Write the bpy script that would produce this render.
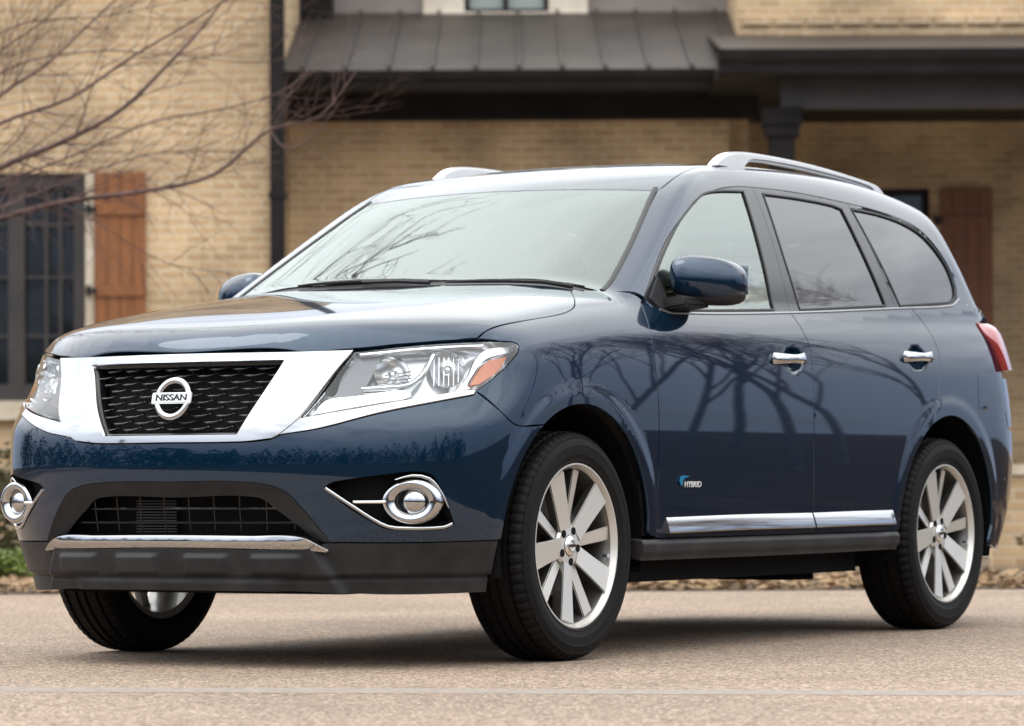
import bpy, bmesh, math, random
import numpy as np
from mathutils import Vector, Matrix, geometry
random.seed(7); RNG = np.random.default_rng(7)
for o in list(bpy.data.objects): bpy.data.objects.remove(o)
SC = bpy.context.scene; COL = SC.collection
R_ = math.radians
# ---------------------------------------------------------------- camera
# world frame: x = across the car (+ = the side we see), y = towards its tail, z = up; front axle at y = 0
TH, CX, CY, CZ, FPX, PITCH, ROLL = 0.5411, 7.158, -10.7506, 0.5836, 3782.7, 0.0317, -0.0052
FWD = np.array([-math.sin(TH), math.cos(TH)]); RGT = np.array([math.cos(TH), math.sin(TH)])
fw = Vector((FWD[0]*math.cos(PITCH), FWD[1]*math.cos(PITCH), math.sin(PITCH)))
rt = Vector((RGT[0], RGT[1], 0)); up = rt.cross(fw)
rt, up = math.cos(ROLL)*rt + math.sin(ROLL)*up, -math.sin(ROLL)*rt + math.cos(ROLL)*up
cam_d = bpy.data.cameras.new('camera'); cam = bpy.data.objects.new('camera', cam_d); COL.objects.link(cam)
M4 = Matrix((rt, up, -fw)).transposed().to_4x4(); M4.translation = (CX, CY, CZ); cam.matrix_world = M4
cam_d.sensor_width = 36; cam_d.lens = FPX/1024*36; cam_d.clip_start = .1; cam_d.clip_end = 2000
cam_d.dof.use_dof = True; cam_d.dof.focus_distance = 12.2; cam_d.dof.aperture_fstop = 4.5
SC.camera = cam
# ---------------------------------------------------------------- sky and sun (bright overcast)
SUN_EL, SUN_AZ = R_(58), R_(236)          # azimuth: clockwise from +y
w = bpy.data.worlds.new('World'); SC.world = w; w.use_nodes = True
nt = w.node_tree; nt.nodes.clear(); N = nt.nodes.new; L = nt.links.new
sky = N('ShaderNodeTexSky'); sky.sky_type = 'NISHITA'; sky.sun_disc = False
sky.sun_elevation = SUN_EL; sky.sun_rotation = SUN_AZ; sky.air_density = 1.0; sky.dust_density = 1.0
tc = N('ShaderNodeTexCoord'); sep = N('ShaderNodeSeparateXYZ'); L(tc.outputs['Generated'], sep.inputs[0])
def mth(op, a, b=None):
    n = N('ShaderNodeMath'); n.operation = op
    for i, q in enumerate((a, b)):
        if q is None: continue
        if isinstance(q, (int, float)): n.inputs[i].default_value = q
        else: L(q, n.inputs[i])
    return n.outputs[0]
zz = mth('ADD', mth('MAXIMUM', sep.outputs[2], 0.0), .18)
cmb = N('ShaderNodeCombineXYZ'); L(mth('DIVIDE', sep.outputs[0], zz), cmb.inputs[0]); L(mth('DIVIDE', sep.outputs[1], zz), cmb.inputs[1])
noi = N('ShaderNodeTexNoise'); noi.inputs['Scale'].default_value = .9; noi.inputs['Detail'].default_value = 6; noi.inputs['Roughness'].default_value = .55
L(cmb.outputs[0], noi.inputs['Vector'])
rmp = N('ShaderNodeValToRGB'); L(noi.outputs[0], rmp.inputs[0])
rmp.color_ramp.elements[0].position = .30; rmp.color_ramp.elements[0].color = (.45,.45,.45,1)
rmp.color_ramp.elements[1].position = .50; rmp.color_ramp.elements[1].color = (1,1,1,1)
# clouds are brightest overhead, as under a real overcast
cr = N('ShaderNodeValToRGB'); L(sep.outputs[2], cr.inputs[0]); ce = cr.color_ramp.elements       # blue-grey and dim near the horizon, white overhead
ce[0].position = 0; ce[0].color = (.155, .19, .26, 1); ce[1].position = .70; ce[1].color = (.97, 1, 1, 1)
for p_, c_ in ((.09, (.21, .25, .33)), (.20, (.46, .49, .55)), (.34, (.78, .80, .83))): q = ce.new(p_); q.color = (*c_, 1)
# thin cloud glows broadly round the hidden sun
vd = N('ShaderNodeVectorMath'); vd.operation = 'DOT_PRODUCT'; L(tc.outputs['Generated'], vd.inputs[0]); vd.inputs[1].default_value = (math.sin(SUN_AZ)*math.cos(SUN_EL), math.cos(SUN_AZ)*math.cos(SUN_EL), math.sin(SUN_EL))
glow = mth('MULTIPLY', mth('POWER', mth('MAXIMUM', vd.outputs['Value'], 0.0), 4.0), 10.0)
vs = N('ShaderNodeVectorMath'); vs.operation = 'SCALE'; L(cr.outputs[0], vs.inputs[0]); L(mth('ADD', glow, 34.0), vs.inputs['Scale'])
mx = N('ShaderNodeMix'); mx.data_type = 'RGBA'; L(rmp.outputs[0], mx.inputs[0]); L(sky.outputs[0], mx.inputs[6]); L(vs.outputs[0], mx.inputs[7])
bg = N('ShaderNodeBackground'); bg.inputs[1].default_value = .10; L(mx.outputs[2], bg.inputs[0])
wo = N('ShaderNodeOutputWorld'); L(bg.outputs[0], wo.inputs[0])
sd = bpy.data.lights.new('sun', 'SUN'); sd.energy = .8; sd.angle = R_(30); sd.color = (1, .95, .88)
sun = bpy.data.objects.new('sun', sd); COL.objects.link(sun)
sdir = Vector((math.sin(SUN_AZ)*math.cos(SUN_EL), math.cos(SUN_AZ)*math.cos(SUN_EL), math.sin(SUN_EL)))
sun.rotation_euler = sdir.to_track_quat('Z', 'Y').to_euler(); sun.location = sdir*40
SC.view_settings.view_transform = 'Standard'; SC.view_settings.look = 'None'
SC.view_settings.exposure = -.18; SC.view_settings.gamma = 1; SC.view_settings.use_curve_mapping = False
SC.render.engine = 'CYCLES'; SC.cycles.max_bounces = 10; SC.cycles.transparent_max_bounces = 16; SC.cycles.use_denoising = True

# ---------------------------------------------------------------- helpers
def tag(o, label=None, cat=None, group=None, kind=None):
    if label: o['label'] = label
    if cat: o['category'] = cat
    if group: o['group'] = group
    if kind: o['kind'] = kind
    return o
def empty(name, loc=(0, 0, 0), rz=0):
    o = bpy.data.objects.new(name, None); COL.objects.link(o); o.location = loc; o.rotation_euler = (0, 0, rz); o.empty_display_size = .2
    return o
def link(name, me, mat, parent=None):
    o = bpy.data.objects.new(name, me); COL.objects.link(o)
    if mat: me.materials.append(mat)
    if parent: o.parent = parent
    return o
def smooth_by_angle(me, deg=40):
    for p in me.polygons: p.use_smooth = True
    if hasattr(me, 'set_sharp_from_angle'): me.set_sharp_from_angle(angle=R_(deg))
class MB:
    """collects simple solids into one mesh"""
    def __init__(s): s.v = []; s.f = []
    def add(s, v, f):
        k = len(s.v); s.v += [tuple(map(float, q)) for q in v]; s.f += [tuple(i+k for i in q) for q in f]; return s
    def box(s, x0, x1, y0, y1, z0, z1):
        return s.add([(x, y, z) for x in (x0, x1) for y in (y0, y1) for z in (z0, z1)],
                     [(0,1,3,2), (4,6,7,5), (0,4,5,1), (2,3,7,6), (0,2,6,4), (1,5,7,3)])
    def tube(s, pts, rad, n=8, cap=True):
        pts = [Vector(p) for p in pts]; m = len(pts)
        if not hasattr(rad, '__len__'): rad = [rad]*m
        v = []; f = []; a = None
        for i, p in enumerate(pts):
            t = (pts[min(i+1, m-1)]-pts[max(i-1, 0)]).normalized()
            if a is None: a = t.orthogonal().normalized()
            a = (a-t*a.dot(t)); a = a.normalized() if a.length > 1e-6 else t.orthogonal().normalized()
            b = t.cross(a)
            for k in range(n):
                an = 2*math.pi*k/n; v.append(p+(a*math.cos(an)+b*math.sin(an))*rad[i])
        for i in range(m-1):
            for k in range(n):
                f.append((i*n+k, i*n+(k+1) % n, (i+1)*n+(k+1) % n, (i+1)*n+k))
        if cap: f += [tuple(range(n))[::-1], tuple(range((m-1)*n, m*n))]
        return s.add(v, f)
    def lathe(s, prof, n=48, axis='x', c=(0, 0, 0), close=False):
        """prof: (along axis, radius)"""
        v = []; f = []; m = len(prof)
        for a, r in prof:
            for k in range(n):
                an = 2*math.pi*k/n; q = (a, r*math.cos(an), r*math.sin(an))
                if axis == 'y': q = (q[2], q[0], q[1])
                v.append((q[0]+c[0], q[1]+c[1], q[2]+c[2]))
        for i in range(m-1 if not close else m):
            j = (i+1) % m
            for k in range(n): f.append((i*n+k, i*n+(k+1) % n, j*n+(k+1) % n, j*n+k))
        return s.add(v, f)
    def prism(s, poly, y0, y1, plane='xz'):
        n = len(poly)
        def mk(p, d):
            if plane == 'xz': return (p[0], d, p[1])
            if plane == 'yz': return (d, p[0], p[1])
            return (p[0], p[1], d)
        return s.add([mk(p, y0) for p in poly]+[mk(p, y1) for p in poly],
                     [tuple(range(n)), tuple(range(2*n-1, n-1, -1))]+[(i, i+n, (i+1) % n+n, (i+1) % n) for i in range(n)])
    def build(s, name, mat, parent=None, angle=35, bevel=0, mirror=False, xf=None):
        v = s.v
        if xf is not None: v = [tuple(xf @ Vector(q)) for q in v]
        if mirror: v = [(-q[0], q[1], q[2]) for q in v]
        me = bpy.data.meshes.new(name); me.from_pydata(v, [], s.f)
        bm = bmesh.new(); bm.from_mesh(me); bmesh.ops.recalc_face_normals(bm, faces=bm.faces)
        if bevel:
            bmesh.ops.bevel(bm, geom=[e for e in bm.edges if e.is_manifold and e.calc_face_angle(0) > .6], offset=bevel, segments=2, affect='EDGES', clamp_overlap=True)
        bm.to_mesh(me); bm.free(); smooth_by_angle(me, angle)
        return link(name, me, mat, parent)
# ---------------------------------------------------------------- materials
def mat(name, col=(.5, .5, .5), rough=.5, metal=0., coat=0., spec=None, **kw):
    m = bpy.data.materials.new(name); m.use_nodes = True; b = m.node_tree.nodes['Principled BSDF']
    b.inputs['Base Color'].default_value = (*col, 1); b.inputs['Roughness'].default_value = rough; b.inputs['Metallic'].default_value = metal
    b.inputs['Coat Weight'].default_value = coat; b.inputs['Coat Roughness'].default_value = .015
    if spec is not None: b.inputs['Specular IOR Level'].default_value = spec
    for k, v in kw.items(): b.inputs[k.replace('_', ' ')].default_value = v
    return m
def nodes(m):
    t = m.node_tree; return t, t.nodes.new, t.links.new, t.nodes['Principled BSDF']
def noise_mix(m, c1, c2, scale=5, detail=5, rough=.6, lo=.35, hi=.65, bump=0, coord='Object', bscale=None, bdist=.01, vec=None, c3=None):
    t, n, l, b = nodes(m)
    tc = n('ShaderNodeTexCoord'); no = n('ShaderNodeTexNoise'); no.inputs['Scale'].default_value = scale; no.inputs['Detail'].default_value = detail; no.inputs['Roughness'].default_value = rough
    mp = n('ShaderNodeMapping'); l(tc.outputs[coord], mp.inputs[0]); l(mp.outputs[0], no.inputs['Vector'])
    if vec: mp.inputs['Scale'].default_value = vec
    rp = n('ShaderNodeValToRGB'); l(no.outputs[0], rp.inputs[0])
    e = rp.color_ramp.elements; e[0].position = lo; e[0].color = (*c1, 1); e[1].position = hi; e[1].color = (*c2, 1)
    if c3: q = e.new((lo+hi)/2); q.color = (*c3, 1)
    l(rp.outputs[0], b.inputs['Base Color'])
    if bump:
        n2 = n('ShaderNodeTexNoise'); n2.inputs['Scale'].default_value = bscale or scale*4; n2.inputs['Detail'].default_value = 4; l(mp.outputs[0], n2.inputs['Vector'])
        bp = n('ShaderNodeBump'); bp.inputs['Strength'].default_value = bump; bp.inputs['Distance'].default_value = bdist; l(n2.outputs[0], bp.inputs['Height']); l(bp.outputs[0], b.inputs['Normal'])
    return m
def glass(name, tint, refl=1.75, rough=.0, rc=(1, 1, 1)):
    m = bpy.data.materials.new(name); m.use_nodes = True; t = m.node_tree; t.nodes.clear()
    tr = t.nodes.new('ShaderNodeBsdfTransparent'); tr.inputs[0].default_value = (*tint, 1)
    gl = t.nodes.new('ShaderNodeBsdfGlossy'); gl.inputs['Roughness'].default_value = rough; gl.inputs[0].default_value = (*rc, 1)
    fr = t.nodes.new('ShaderNodeFresnel'); fr.inputs['IOR'].default_value = refl
    mi = t.nodes.new('ShaderNodeMixShader'); o = t.nodes.new('ShaderNodeOutputMaterial')
    t.links.new(fr.outputs[0], mi.inputs[0]); t.links.new(tr.outputs[0], mi.inputs[1]); t.links.new(gl.outputs[0], mi.inputs[2]); t.links.new(mi.outputs[0], o.inputs[0])
    return m
PAINT = mat('blue_metallic_paint', (.0019, .0195, .0460), .15, .52, 1.0, spec=.08, Coat_IOR=1.6, Specular_Tint=(.04, .11, .24, 1))
CHROME = mat('chrome', (.50, .505, .51), .05, 1.)
SATIN = mat('satin_silver', (.88, .87, .85), .30, 1.)
PLASTIC = noise_mix(mat('black_plastic', (.022, .021, .022), .45, spec=.16), (.018, .017, .018), (.028, .026, .027), 9, 3, bump=.15, bscale=900, bdist=.001)
GLOSSBLK = mat('gloss_black', (.008, .008, .009), .12, 0, .0, spec=.45)
MATTBLK = mat('matt_black', (.006, .006, .006), .8, spec=.1)
RUBBER = mat('seal_rubber', (.012, .012, .012), .55)
WSGLASS = glass('windscreen_glass', (.80, .90, .84), 2.25, rc=(.93, 1, .965))
CLEARGL = glass('door_glass', (.74, .90, .80), 2.5, rc=(.92, 1, .95))
DARKGL = glass('privacy_glass', (.10, .11, .12), 1.75)
LENS = glass('lamp_lens', (.97, .98, .99), 1.5)
AMBER = mat('amber_plastic', (.80, .23, .055), .2, 0, .8)
REDL = mat('red_lens', (.30, .006, .010), .12, 0, 1.)
LAMPGREY = mat('lamp_housing', (.75, .76, .77), .2, .55)
LAMPWHITE = mat('lamp_bright_trim', (.9, .9, .9), .12, .95)
ALLOY = mat('machined_alloy', (.64, .61, .56), .34, .55, .3)
ALLOYD = mat('painted_alloy', (.17, .16, .148), .36, .8, .4)
STEEL = noise_mix(mat('brake_steel', (.3, .3, .3), .4, 1.), (.22, .21, .2), (.4, .38, .36), 30)
SEAT = noise_mix(mat('beige_leather', (.55, .49, .40), .5), (.52, .46, .38), (.6, .54, .45), 12)
TRIMGREY = mat('interior_trim', (.30, .29, .27), .7)
DARKSAT = mat('dark_satin_trim', (.30, .30, .30), .3, .9)
RAILM = mat('silver_rail_paint', (.78, .77, .75), .3, .25, .5)
HEADLINER = mat('headliner', (.6, .58, .54), .9)
BADGEBLUE = mat('badge_blue', (.01, .22, .42), .2, .3, .8)
def tyre_mat():
    m = mat('tyre_rubber', (.018, .017, .017), .62, spec=.13); t, n, l, b = nodes(m)
    tc = n('ShaderNodeTexCoord'); sp = n('ShaderNodeSeparateXYZ'); l(tc.outputs['Object'], sp.inputs[0])
    def M(op, a, b2=None):
        q = n('ShaderNodeMath'); q.operation = op
        for i, z in enumerate((a, b2)):
            if z is None: continue
            if isinstance(z, (int, float)): q.inputs[i].default_value = z
            else: l(z, q.inputs[i])
        return q.outputs[0]
    an = M('ARCTAN2', sp.outputs[1], sp.outputs[2]); rad = M('SQRT', M('ADD', M('MULTIPLY', sp.outputs[1], sp.outputs[1]), M('MULTIPLY', sp.outputs[2], sp.outputs[2])))
    sip = M('SINE', M('ADD', M('MULTIPLY', an, 92.), M('MULTIPLY', sp.outputs[0], 70.)))      # lateral sipes
    tread = M('GREATER_THAN', rad, .362)
    h = M('MULTIPLY', M('GREATER_THAN', sip, .72), tread)
    no = n('ShaderNodeTexNoise'); no.inputs['Scale'].default_value = 160; l(tc.outputs['Object'], no.inputs['Vector'])
    hh = M('ADD', M('MULTIPLY', h, -1.), M('MULTIPLY', no.outputs[0], .06))
    bp = n('ShaderNodeBump'); bp.inputs['Strength'].default_value = 1; bp.inputs['Distance'].default_value = .012; l(hh, bp.inputs['Height']); l(bp.outputs[0], b.inputs['Normal'])
    n2 = n('ShaderNodeTexNoise'); n2.inputs['Scale'].default_value = 14; n2.inputs['Detail'].default_value = 5; l(tc.outputs['Object'], n2.inputs['Vector'])
    rp = n('ShaderNodeValToRGB'); l(n2.outputs[0], rp.inputs[0]); rp.color_ramp.elements[0].color = (.0035, .0034, .0034, 1); rp.color_ramp.elements[1].color = (.008, .0074, .007, 1)
    l(rp.outputs[0], b.inputs['Base Color'])
    return m
TYRE = tyre_mat()
# ---------------------------------------------------------------- the car body as one smooth implicit surface
def spl(xs,ys,lo,hi,n=3000):
    """natural cubic spline sampled into a table"""
    xs=np.array(xs,float);ys=np.array(ys,float);m=len(xs);h=np.diff(xs)
    A=np.eye(m);b=np.zeros(m)
    for i in range(1,m-1):
        A[i,i-1]=h[i-1];A[i,i]=2*(h[i-1]+h[i]);A[i,i+1]=h[i]
        b[i]=6*((ys[i+1]-ys[i])/h[i]-(ys[i]-ys[i-1])/h[i-1])
    M=np.linalg.solve(A,b)
    t=np.linspace(lo,hi,n);tc=np.clip(t,xs[0],xs[-1]);k=np.clip(np.searchsorted(xs,tc)-1,0,m-2)
    x0,x1=xs[k],xs[k+1];hh=x1-x0
    v=(M[k]*(x1-tc)**3+M[k+1]*(tc-x0)**3)/(6*hh)+(ys[k]/hh-M[k]*hh/6)*(x1-tc)+(ys[k+1]/hh-M[k+1]*hh/6)*(tc-x0)
    s0=(ys[1]-ys[0])/h[0]-h[0]*(2*M[0]+M[1])/6; s1=(ys[-1]-ys[-2])/h[-1]+h[-1]*(M[-2]+2*M[-1])/6
    v=v+np.where(t<xs[0],(t-xs[0])*s0,0)+np.where(t>xs[-1],(t-xs[-1])*s1,0)
    return lambda q:np.interp(q,t,v)
def smax(a,b,k):
    h=np.maximum(k-np.abs(a-b),0)/k
    return np.maximum(a,b)+h*h*h*k/6
def smin(a,b,k): return -smax(-a,-b,k)
def sstep(x,a,b):
    t=np.clip((x-a)/(b-a),0,1);return t*t*t*(t*(6*t-15)+10)
Wz=spl([.1,.2,.35,.5,.65,.78,.88,.97,1.05,1.12,1.2,1.3],[.90,.925,.949,.9625,.9705,.9738,.9732,.9690,.9605,.945,.914,.862],-.1,2)
Pl=spl([-1.,-.6,-.2,.3,.8,1.6,2.4,3.0,3.5,3.9,4.1],[.05,.03,.013,.004,.001,0,.001,.008,.03,.075,.11],-1.5,5)
yFz=spl([.15,.25,.40,.52,.60,.67,.74,.86,.98,1.05,1.2],[-.90,-.925,-.947,-.962,-.9675,-.9685,-.9635,-.938,-.906,-.885,-.83],-.1,2)
Tc=spl([-1.1,-.9,-.7,-.4,0,.3,.6,1.0,1.665,2.59,3.146,4.],[1.0,1.04,1.085,1.14,1.198,1.236,1.258,1.265,1.285,1.335,1.37,1.41],-2,5)
zB=spl([.3,.656,1.665,2.59,3.146,3.8],[1.16,1.168,1.20,1.253,1.287,1.33],-1,5)
Rf=spl([.9,1.25,1.6,1.9,2.3,2.8,3.2,3.6,3.9],[1.63,1.695,1.738,1.754,1.758,1.738,1.682,1.575,1.47],-1,5)
yRz=spl([.15,.3,.45,.6,.8,1.,1.2,1.35],[3.86,3.97,4.07,4.12,4.12,4.07,3.97,3.88],-.2,2)
ARCH=((0,.377),(2.9,.377))
def parts(P):
    x,y,z=P[...,0],P[...,1],P[...,2];ax=np.sqrt(x*x+1e-8)
    w=Wz(z)-Pl(y)
    for yc,zc in ARCH:
        r=np.hypot(y-yc,z-zc);w=w+.005*(1-sstep(r,.490,.555))*sstep(z,.25,.4)
    for yc,zc in ((1.545,1.026),(2.62,1.06)):
        q=((y-yc)/.085)**2+((z-zc)/.05)**2
        w=w-.017*(1-sstep(q,.0,1.15))
    f1=ax-w
    f2=yFz(z)+(.10+.20*sstep(z,.74,1.0))*ax**2+(.345-.10*sstep(z,.78,1.0)+.14*(1-sstep(z,.2,.52)))*ax**4-y
    f3=z-(Tc(y)+.034-(.14+.12*(1-sstep(y,-.95,-.35)))*ax**4)
    f4=y-(yRz(z)-.03-.12*ax**2-.40*ax**4)
    lo=smax(smax(f1,f2,.22),f4,.3)
    lo=smax(lo,f3,.13)
    dz=np.maximum(z-zB(y),-.03)
    g1=(ax-(.902-.265*dz-.27*dz*np.abs(dz)-Pl(y)*.9-.02*sstep(y,2.2,3.6)))*.95
    g2=z-(Rf(y)+.035-.05*ax**2)
    a=np.radians(28.5)
    g3=(z-1.255)*np.cos(a)-(y-.30-.35*ax**2)*np.sin(a)
    g4=(y-(3.63-.6*(z-1.3)-.12*ax**2-.15*ax**4))*.9
    gh=smax(smax(g1,g3,.06),g2,.12)
    gh=smax(gh,g4,.15)
    gh=np.maximum(gh,1.10-z)
    return lo,gh
def field(P):
    lo,gh=parts(P)
    return smin(lo,gh,.035)
def grad(P,e=1e-3):
    g=np.stack([field(P+np.eye(3)[i]*e)-field(P-np.eye(3)[i]*e) for i in range(3)],-1)
    return g/np.linalg.norm(g,axis=-1,keepdims=True)

BR, BY0, BY1 = .9, .35, 3.3; BU1 = BR*math.pi/2; DPHI = R_(40)
def d_belt(q):
    """horizontal rays: fan round the nose, straight out along the flank, fan round the tail"""
    u, z = q[:, 0], q[:, 1]; s = np.sign(u)+(u == 0); a = np.abs(u)
    th1 = np.minimum(a, BU1)/BR; oy = BY0+np.clip(a-BU1, 0, BY1-BY0); th = th1+np.maximum(a-BU1-(BY1-BY0), 0)/BR
    D = np.stack([s*np.sin(th), -np.cos(th), 0*th], -1); O = np.stack([0*u, oy, z], -1); return O, D, .02, 2.6
def d_top(q):
    u, v = q[:, 0], q[:, 1]; O = np.stack([u, v, 0*u+.45], -1); return O, np.tile([0., 0., 1.], (len(q), 1)), 0., 2.0
def d_diag(q):
    u, v = q[:, 0], q[:, 1]; O = np.stack([.25-v*math.sin(DPHI), u, 1.25+v*math.cos(DPHI)], -1)
    return O, np.tile([math.cos(DPHI), 0., math.sin(DPHI)], (len(q), 1)), -.5, 1.6
def d_side(q):
    O = np.stack([0*q[:, 0], q[:, 0], q[:, 1]], -1); return O, np.tile([1., 0., 0.], (len(q), 1)), .02, 2.0
DOMS = dict(belt=d_belt, top=d_top, diag=d_diag, side=d_side)
def cast(q, dom):
    q = np.array([tuple(p)[:2] for p in q], float); O, D, a, b = DOMS[dom](q)
    lo = np.full(len(q), a); hi = np.full(len(q), b)
    for _ in range(30):
        m = (lo+hi)/2; f = field(O+D*m[:, None]); lo = np.where(f < 0, m, lo); hi = np.where(f < 0, hi, m)
    return O+D*lo[:, None]
def to_dom(P, dom):
    x, y, z = P.T
    if dom == 'belt':
        u = np.where(y < BY0, BR*np.arctan2(np.abs(x), BY0-y), np.where(y < BY1, BU1+y-BY0, BU1+BY1-BY0+BR*np.arctan2(y-BY1, np.abs(x))))
        return np.stack([u*np.sign(x+1e-9), z], -1)
    if dom == 'top': return np.stack([x, y], -1)
    if dom == 'diag': return np.stack([y, (x-.25)*-math.sin(DPHI)+(z-1.25)*math.cos(DPHI)], -1)
    return np.stack([y, z], -1)
def conv(poly, a, b):
    r = to_dom(cast(poly, a), b)
    return [(float(u), float(v))+tuple(p[2:]) for (u, v), p in zip(r, poly)]
def resample(poly, step, closed=True):
    """spline through the points, sharp at points flagged with a third entry"""
    P = [np.array(p[:2], float) for p in poly]; C = [len(p) > 2 for p in poly]; n = len(P); out = []
    rng = range(n) if closed else range(n-1)
    for i in rng:
        p1, p2 = P[i], P[(i+1) % n]
        L_ = np.linalg.norm(p2-p1)
        if L_ < 1e-6: continue
        p0 = P[i-1] if (closed or i > 0) and not C[i] else 2*p1-p2
        p3 = P[(i+2) % n] if (closed or i+2 < n) and not C[(i+1) % n] else 2*p2-p1
        t1 = (p2-p0); t2 = (p3-p1)
        t1 = t1/max(np.linalg.norm(t1), 1e-9)*L_; t2 = t2/max(np.linalg.norm(t2), 1e-9)*L_
        k = max(1, int(round(L_/step)))
        for j in range(k):
            t = j/k; out.append((2*t**3-3*t*t+1)*p1+(t**3-2*t*t+t)*t1+(-2*t**3+3*t*t)*p2+(t**3-t*t)*t2)
    if not closed: out.append(P[-1])
    return np.array(out)
def inside(pts, poly):
    x, y = pts[:, 0], pts[:, 1]; r = np.zeros(len(pts), bool); n = len(poly)
    for i in range(n):
        x0, y0 = poly[i]; x1, y1 = poly[i-1]
        if y0 == y1: continue
        r ^= ((y0 > y) != (y1 > y)) & (x < (x1-x0)*(y-y0)/(y1-y0)+x0)
    return r
def area(p): x, y = p[:, 0], p[:, 1]; return .5*np.sum(x*np.roll(y, -1)-y*np.roll(x, -1))
def inset(p, g):
    if area(p) < 0: p = p[::-1]
    t = np.roll(p, -1, 0)-np.roll(p, 1, 0); t /= np.maximum(np.linalg.norm(t, axis=1, keepdims=True), 1e-9)
    return p+g*np.stack([-t[:, 1], t[:, 0]], -1)
def sym(half):
    """half outline from u = 0 to u = 0 -> whole outline"""
    return list(half)+[(-p[0], p[1])+tuple(p[2:]) for p in half[::-1] if abs(p[0]) > 1e-6]
def mesh_raw(name, V, Fc, NL, material, parent, mir):
    if mir:
        V = V*np.array([-1, 1, 1]); Fc = [f[::-1] for f in Fc]; NL = [[n*np.array([-1, 1, 1]) for n in q[::-1]] for q in NL]
    me = bpy.data.meshes.new(name); me.from_pydata([tuple(q) for q in V], [], [tuple(int(i) for i in f) for f in Fc])
    for p in me.polygons: p.use_smooth = True
    me.normals_split_custom_set([tuple(n) for q in NL for n in q])
    return link(name, me, material, parent)
def panel(name, material, poly, dom, parent, holes=(), off=0., gap=.002, h=.022, flange=.014, mir=False, both=False, offfn=None, pdom=None, bound_off=None):
    """a sheet-metal panel: outline on the body surface, normals of the true surface, edges turned in"""
    loops = [inset(resample(poly, h*.6), gap)]+[inset(resample(q, h*.6), -gap) for q in holes]
    B = np.concatenate(loops); lo, hi = loops[0].min(0), loops[0].max(0)
    gx, gy = np.meshgrid(np.arange(lo[0], hi[0], h), np.arange(lo[1], hi[1], h*.87)); gx = gx+(np.arange(gx.shape[0]) % 2)[:, None]*h*.5
    G = np.stack([gx.ravel(), gy.ravel()], -1); ok = inside(G, loops[0])
    for q in loops[1:]: ok &= ~inside(G, q)
    G = G[ok]
    if len(G):
        dmin = np.full(len(G), 9.)
        for k in range(0, len(B), 64): dmin = np.minimum(dmin, np.sqrt(((G[:, None]-B[None, k:k+64])**2).sum(-1)).min(1))
        G = G[dmin > h*.5]
    pts = np.concatenate([B, G]); edges = []; k = 0
    for q in loops: n = len(q); edges += [(k+i, k+(i+1) % n) for i in range(n)]; k += n
    r = geometry.delaunay_2d_cdt([Vector(p) for p in pts], edges, [], 0, 1e-7)
    v2 = np.array([tuple(p) for p in r[0]]); tri = [tuple(f) for f in r[2]]
    cen = np.array([v2[list(f)].mean(0) for f in tri]); keep = inside(cen, loops[0])
    for q in loops[1:]: keep &= ~inside(cen, q)
    tri = [f for f, kk in zip(tri, keep) if kk]
    P = cast(v2, dom); Nn = grad(P); o_ = np.full(len(P), off) if offfn is None else off+offfn(P, v2)
    S = P+Nn*o_[:, None]
    if offfn is not None:          # bent surface: take its own vertex normals
        acc = np.zeros_like(S)
        for f in tri:
            a, b, c = S[list(f)]; nn = np.cross(b-a, c-a)
            if nn @ Nn[f[0]] < 0: nn = -nn
            for i in f: acc[i] += nn
        Nn2 = acc/np.maximum(np.linalg.norm(acc, axis=1, keepdims=True), 1e-12)
    else: Nn2 = Nn
    Fc = []; NL = []
    for f in tri:
        a, b, c = S[list(f)]
        if np.cross(b-a, c-a) @ Nn[f[0]] < 0: f = f[::-1]
        Fc.append(f); NL.append([Nn2[i] for i in f])
    V = [S]; base = len(S)
    if flange:
        key = {tuple(np.round(p, 6)): i for i, p in enumerate(v2)}
        for li, q in enumerate(loops):
            idx = [key.get(tuple(np.round(p, 6))) for p in q]; idx = [i for i in idx if i is not None]; n = len(idx)
            if n < 3: continue
            p3 = S[idx]; nn = Nn[idx]; t = np.roll(p3, -1, 0)-np.roll(p3, 1, 0); t /= np.maximum(np.linalg.norm(t, axis=1, keepdims=True), 1e-9)
            out = np.cross(t, nn); c2 = S.mean(0)
            # outward test in the plane of the sheet, by a probe against the first triangle holding the edge
            probe = to_dom(P[idx[:1]]+out[:1]*.002, dom)
            ins = inside(probe, loops[0]) & ~np.any([inside(probe, z) for z in loops[1:]], axis=0) if len(loops) > 1 else inside(probe, loops[0])
            if ins[0]: out = -out
            low = p3-nn*flange+out*min(.0015, abs(gap)*.5); V.append(low)
            for i in range(n):
                j = (i+1) % n; a, b, c, d = idx[i], idx[j], base+j, base+i
                f = (a, b, c, d); fn = np.cross(p3[j]-p3[i], low[i]-p3[i]); ns = [nn[i]*.55+out[i]*.83, nn[j]*.55+out[j]*.83, out[j], out[i]]
                if fn @ out[i] < 0: f = f[::-1]; ns = ns[::-1]
                Fc.append(f); NL.append([z/max(np.linalg.norm(z), 1e-9) for z in ns])
            base += n
    V = np.concatenate(V)
    o = mesh_raw(name, V, Fc, NL, material, parent, mir)
    return o
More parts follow.
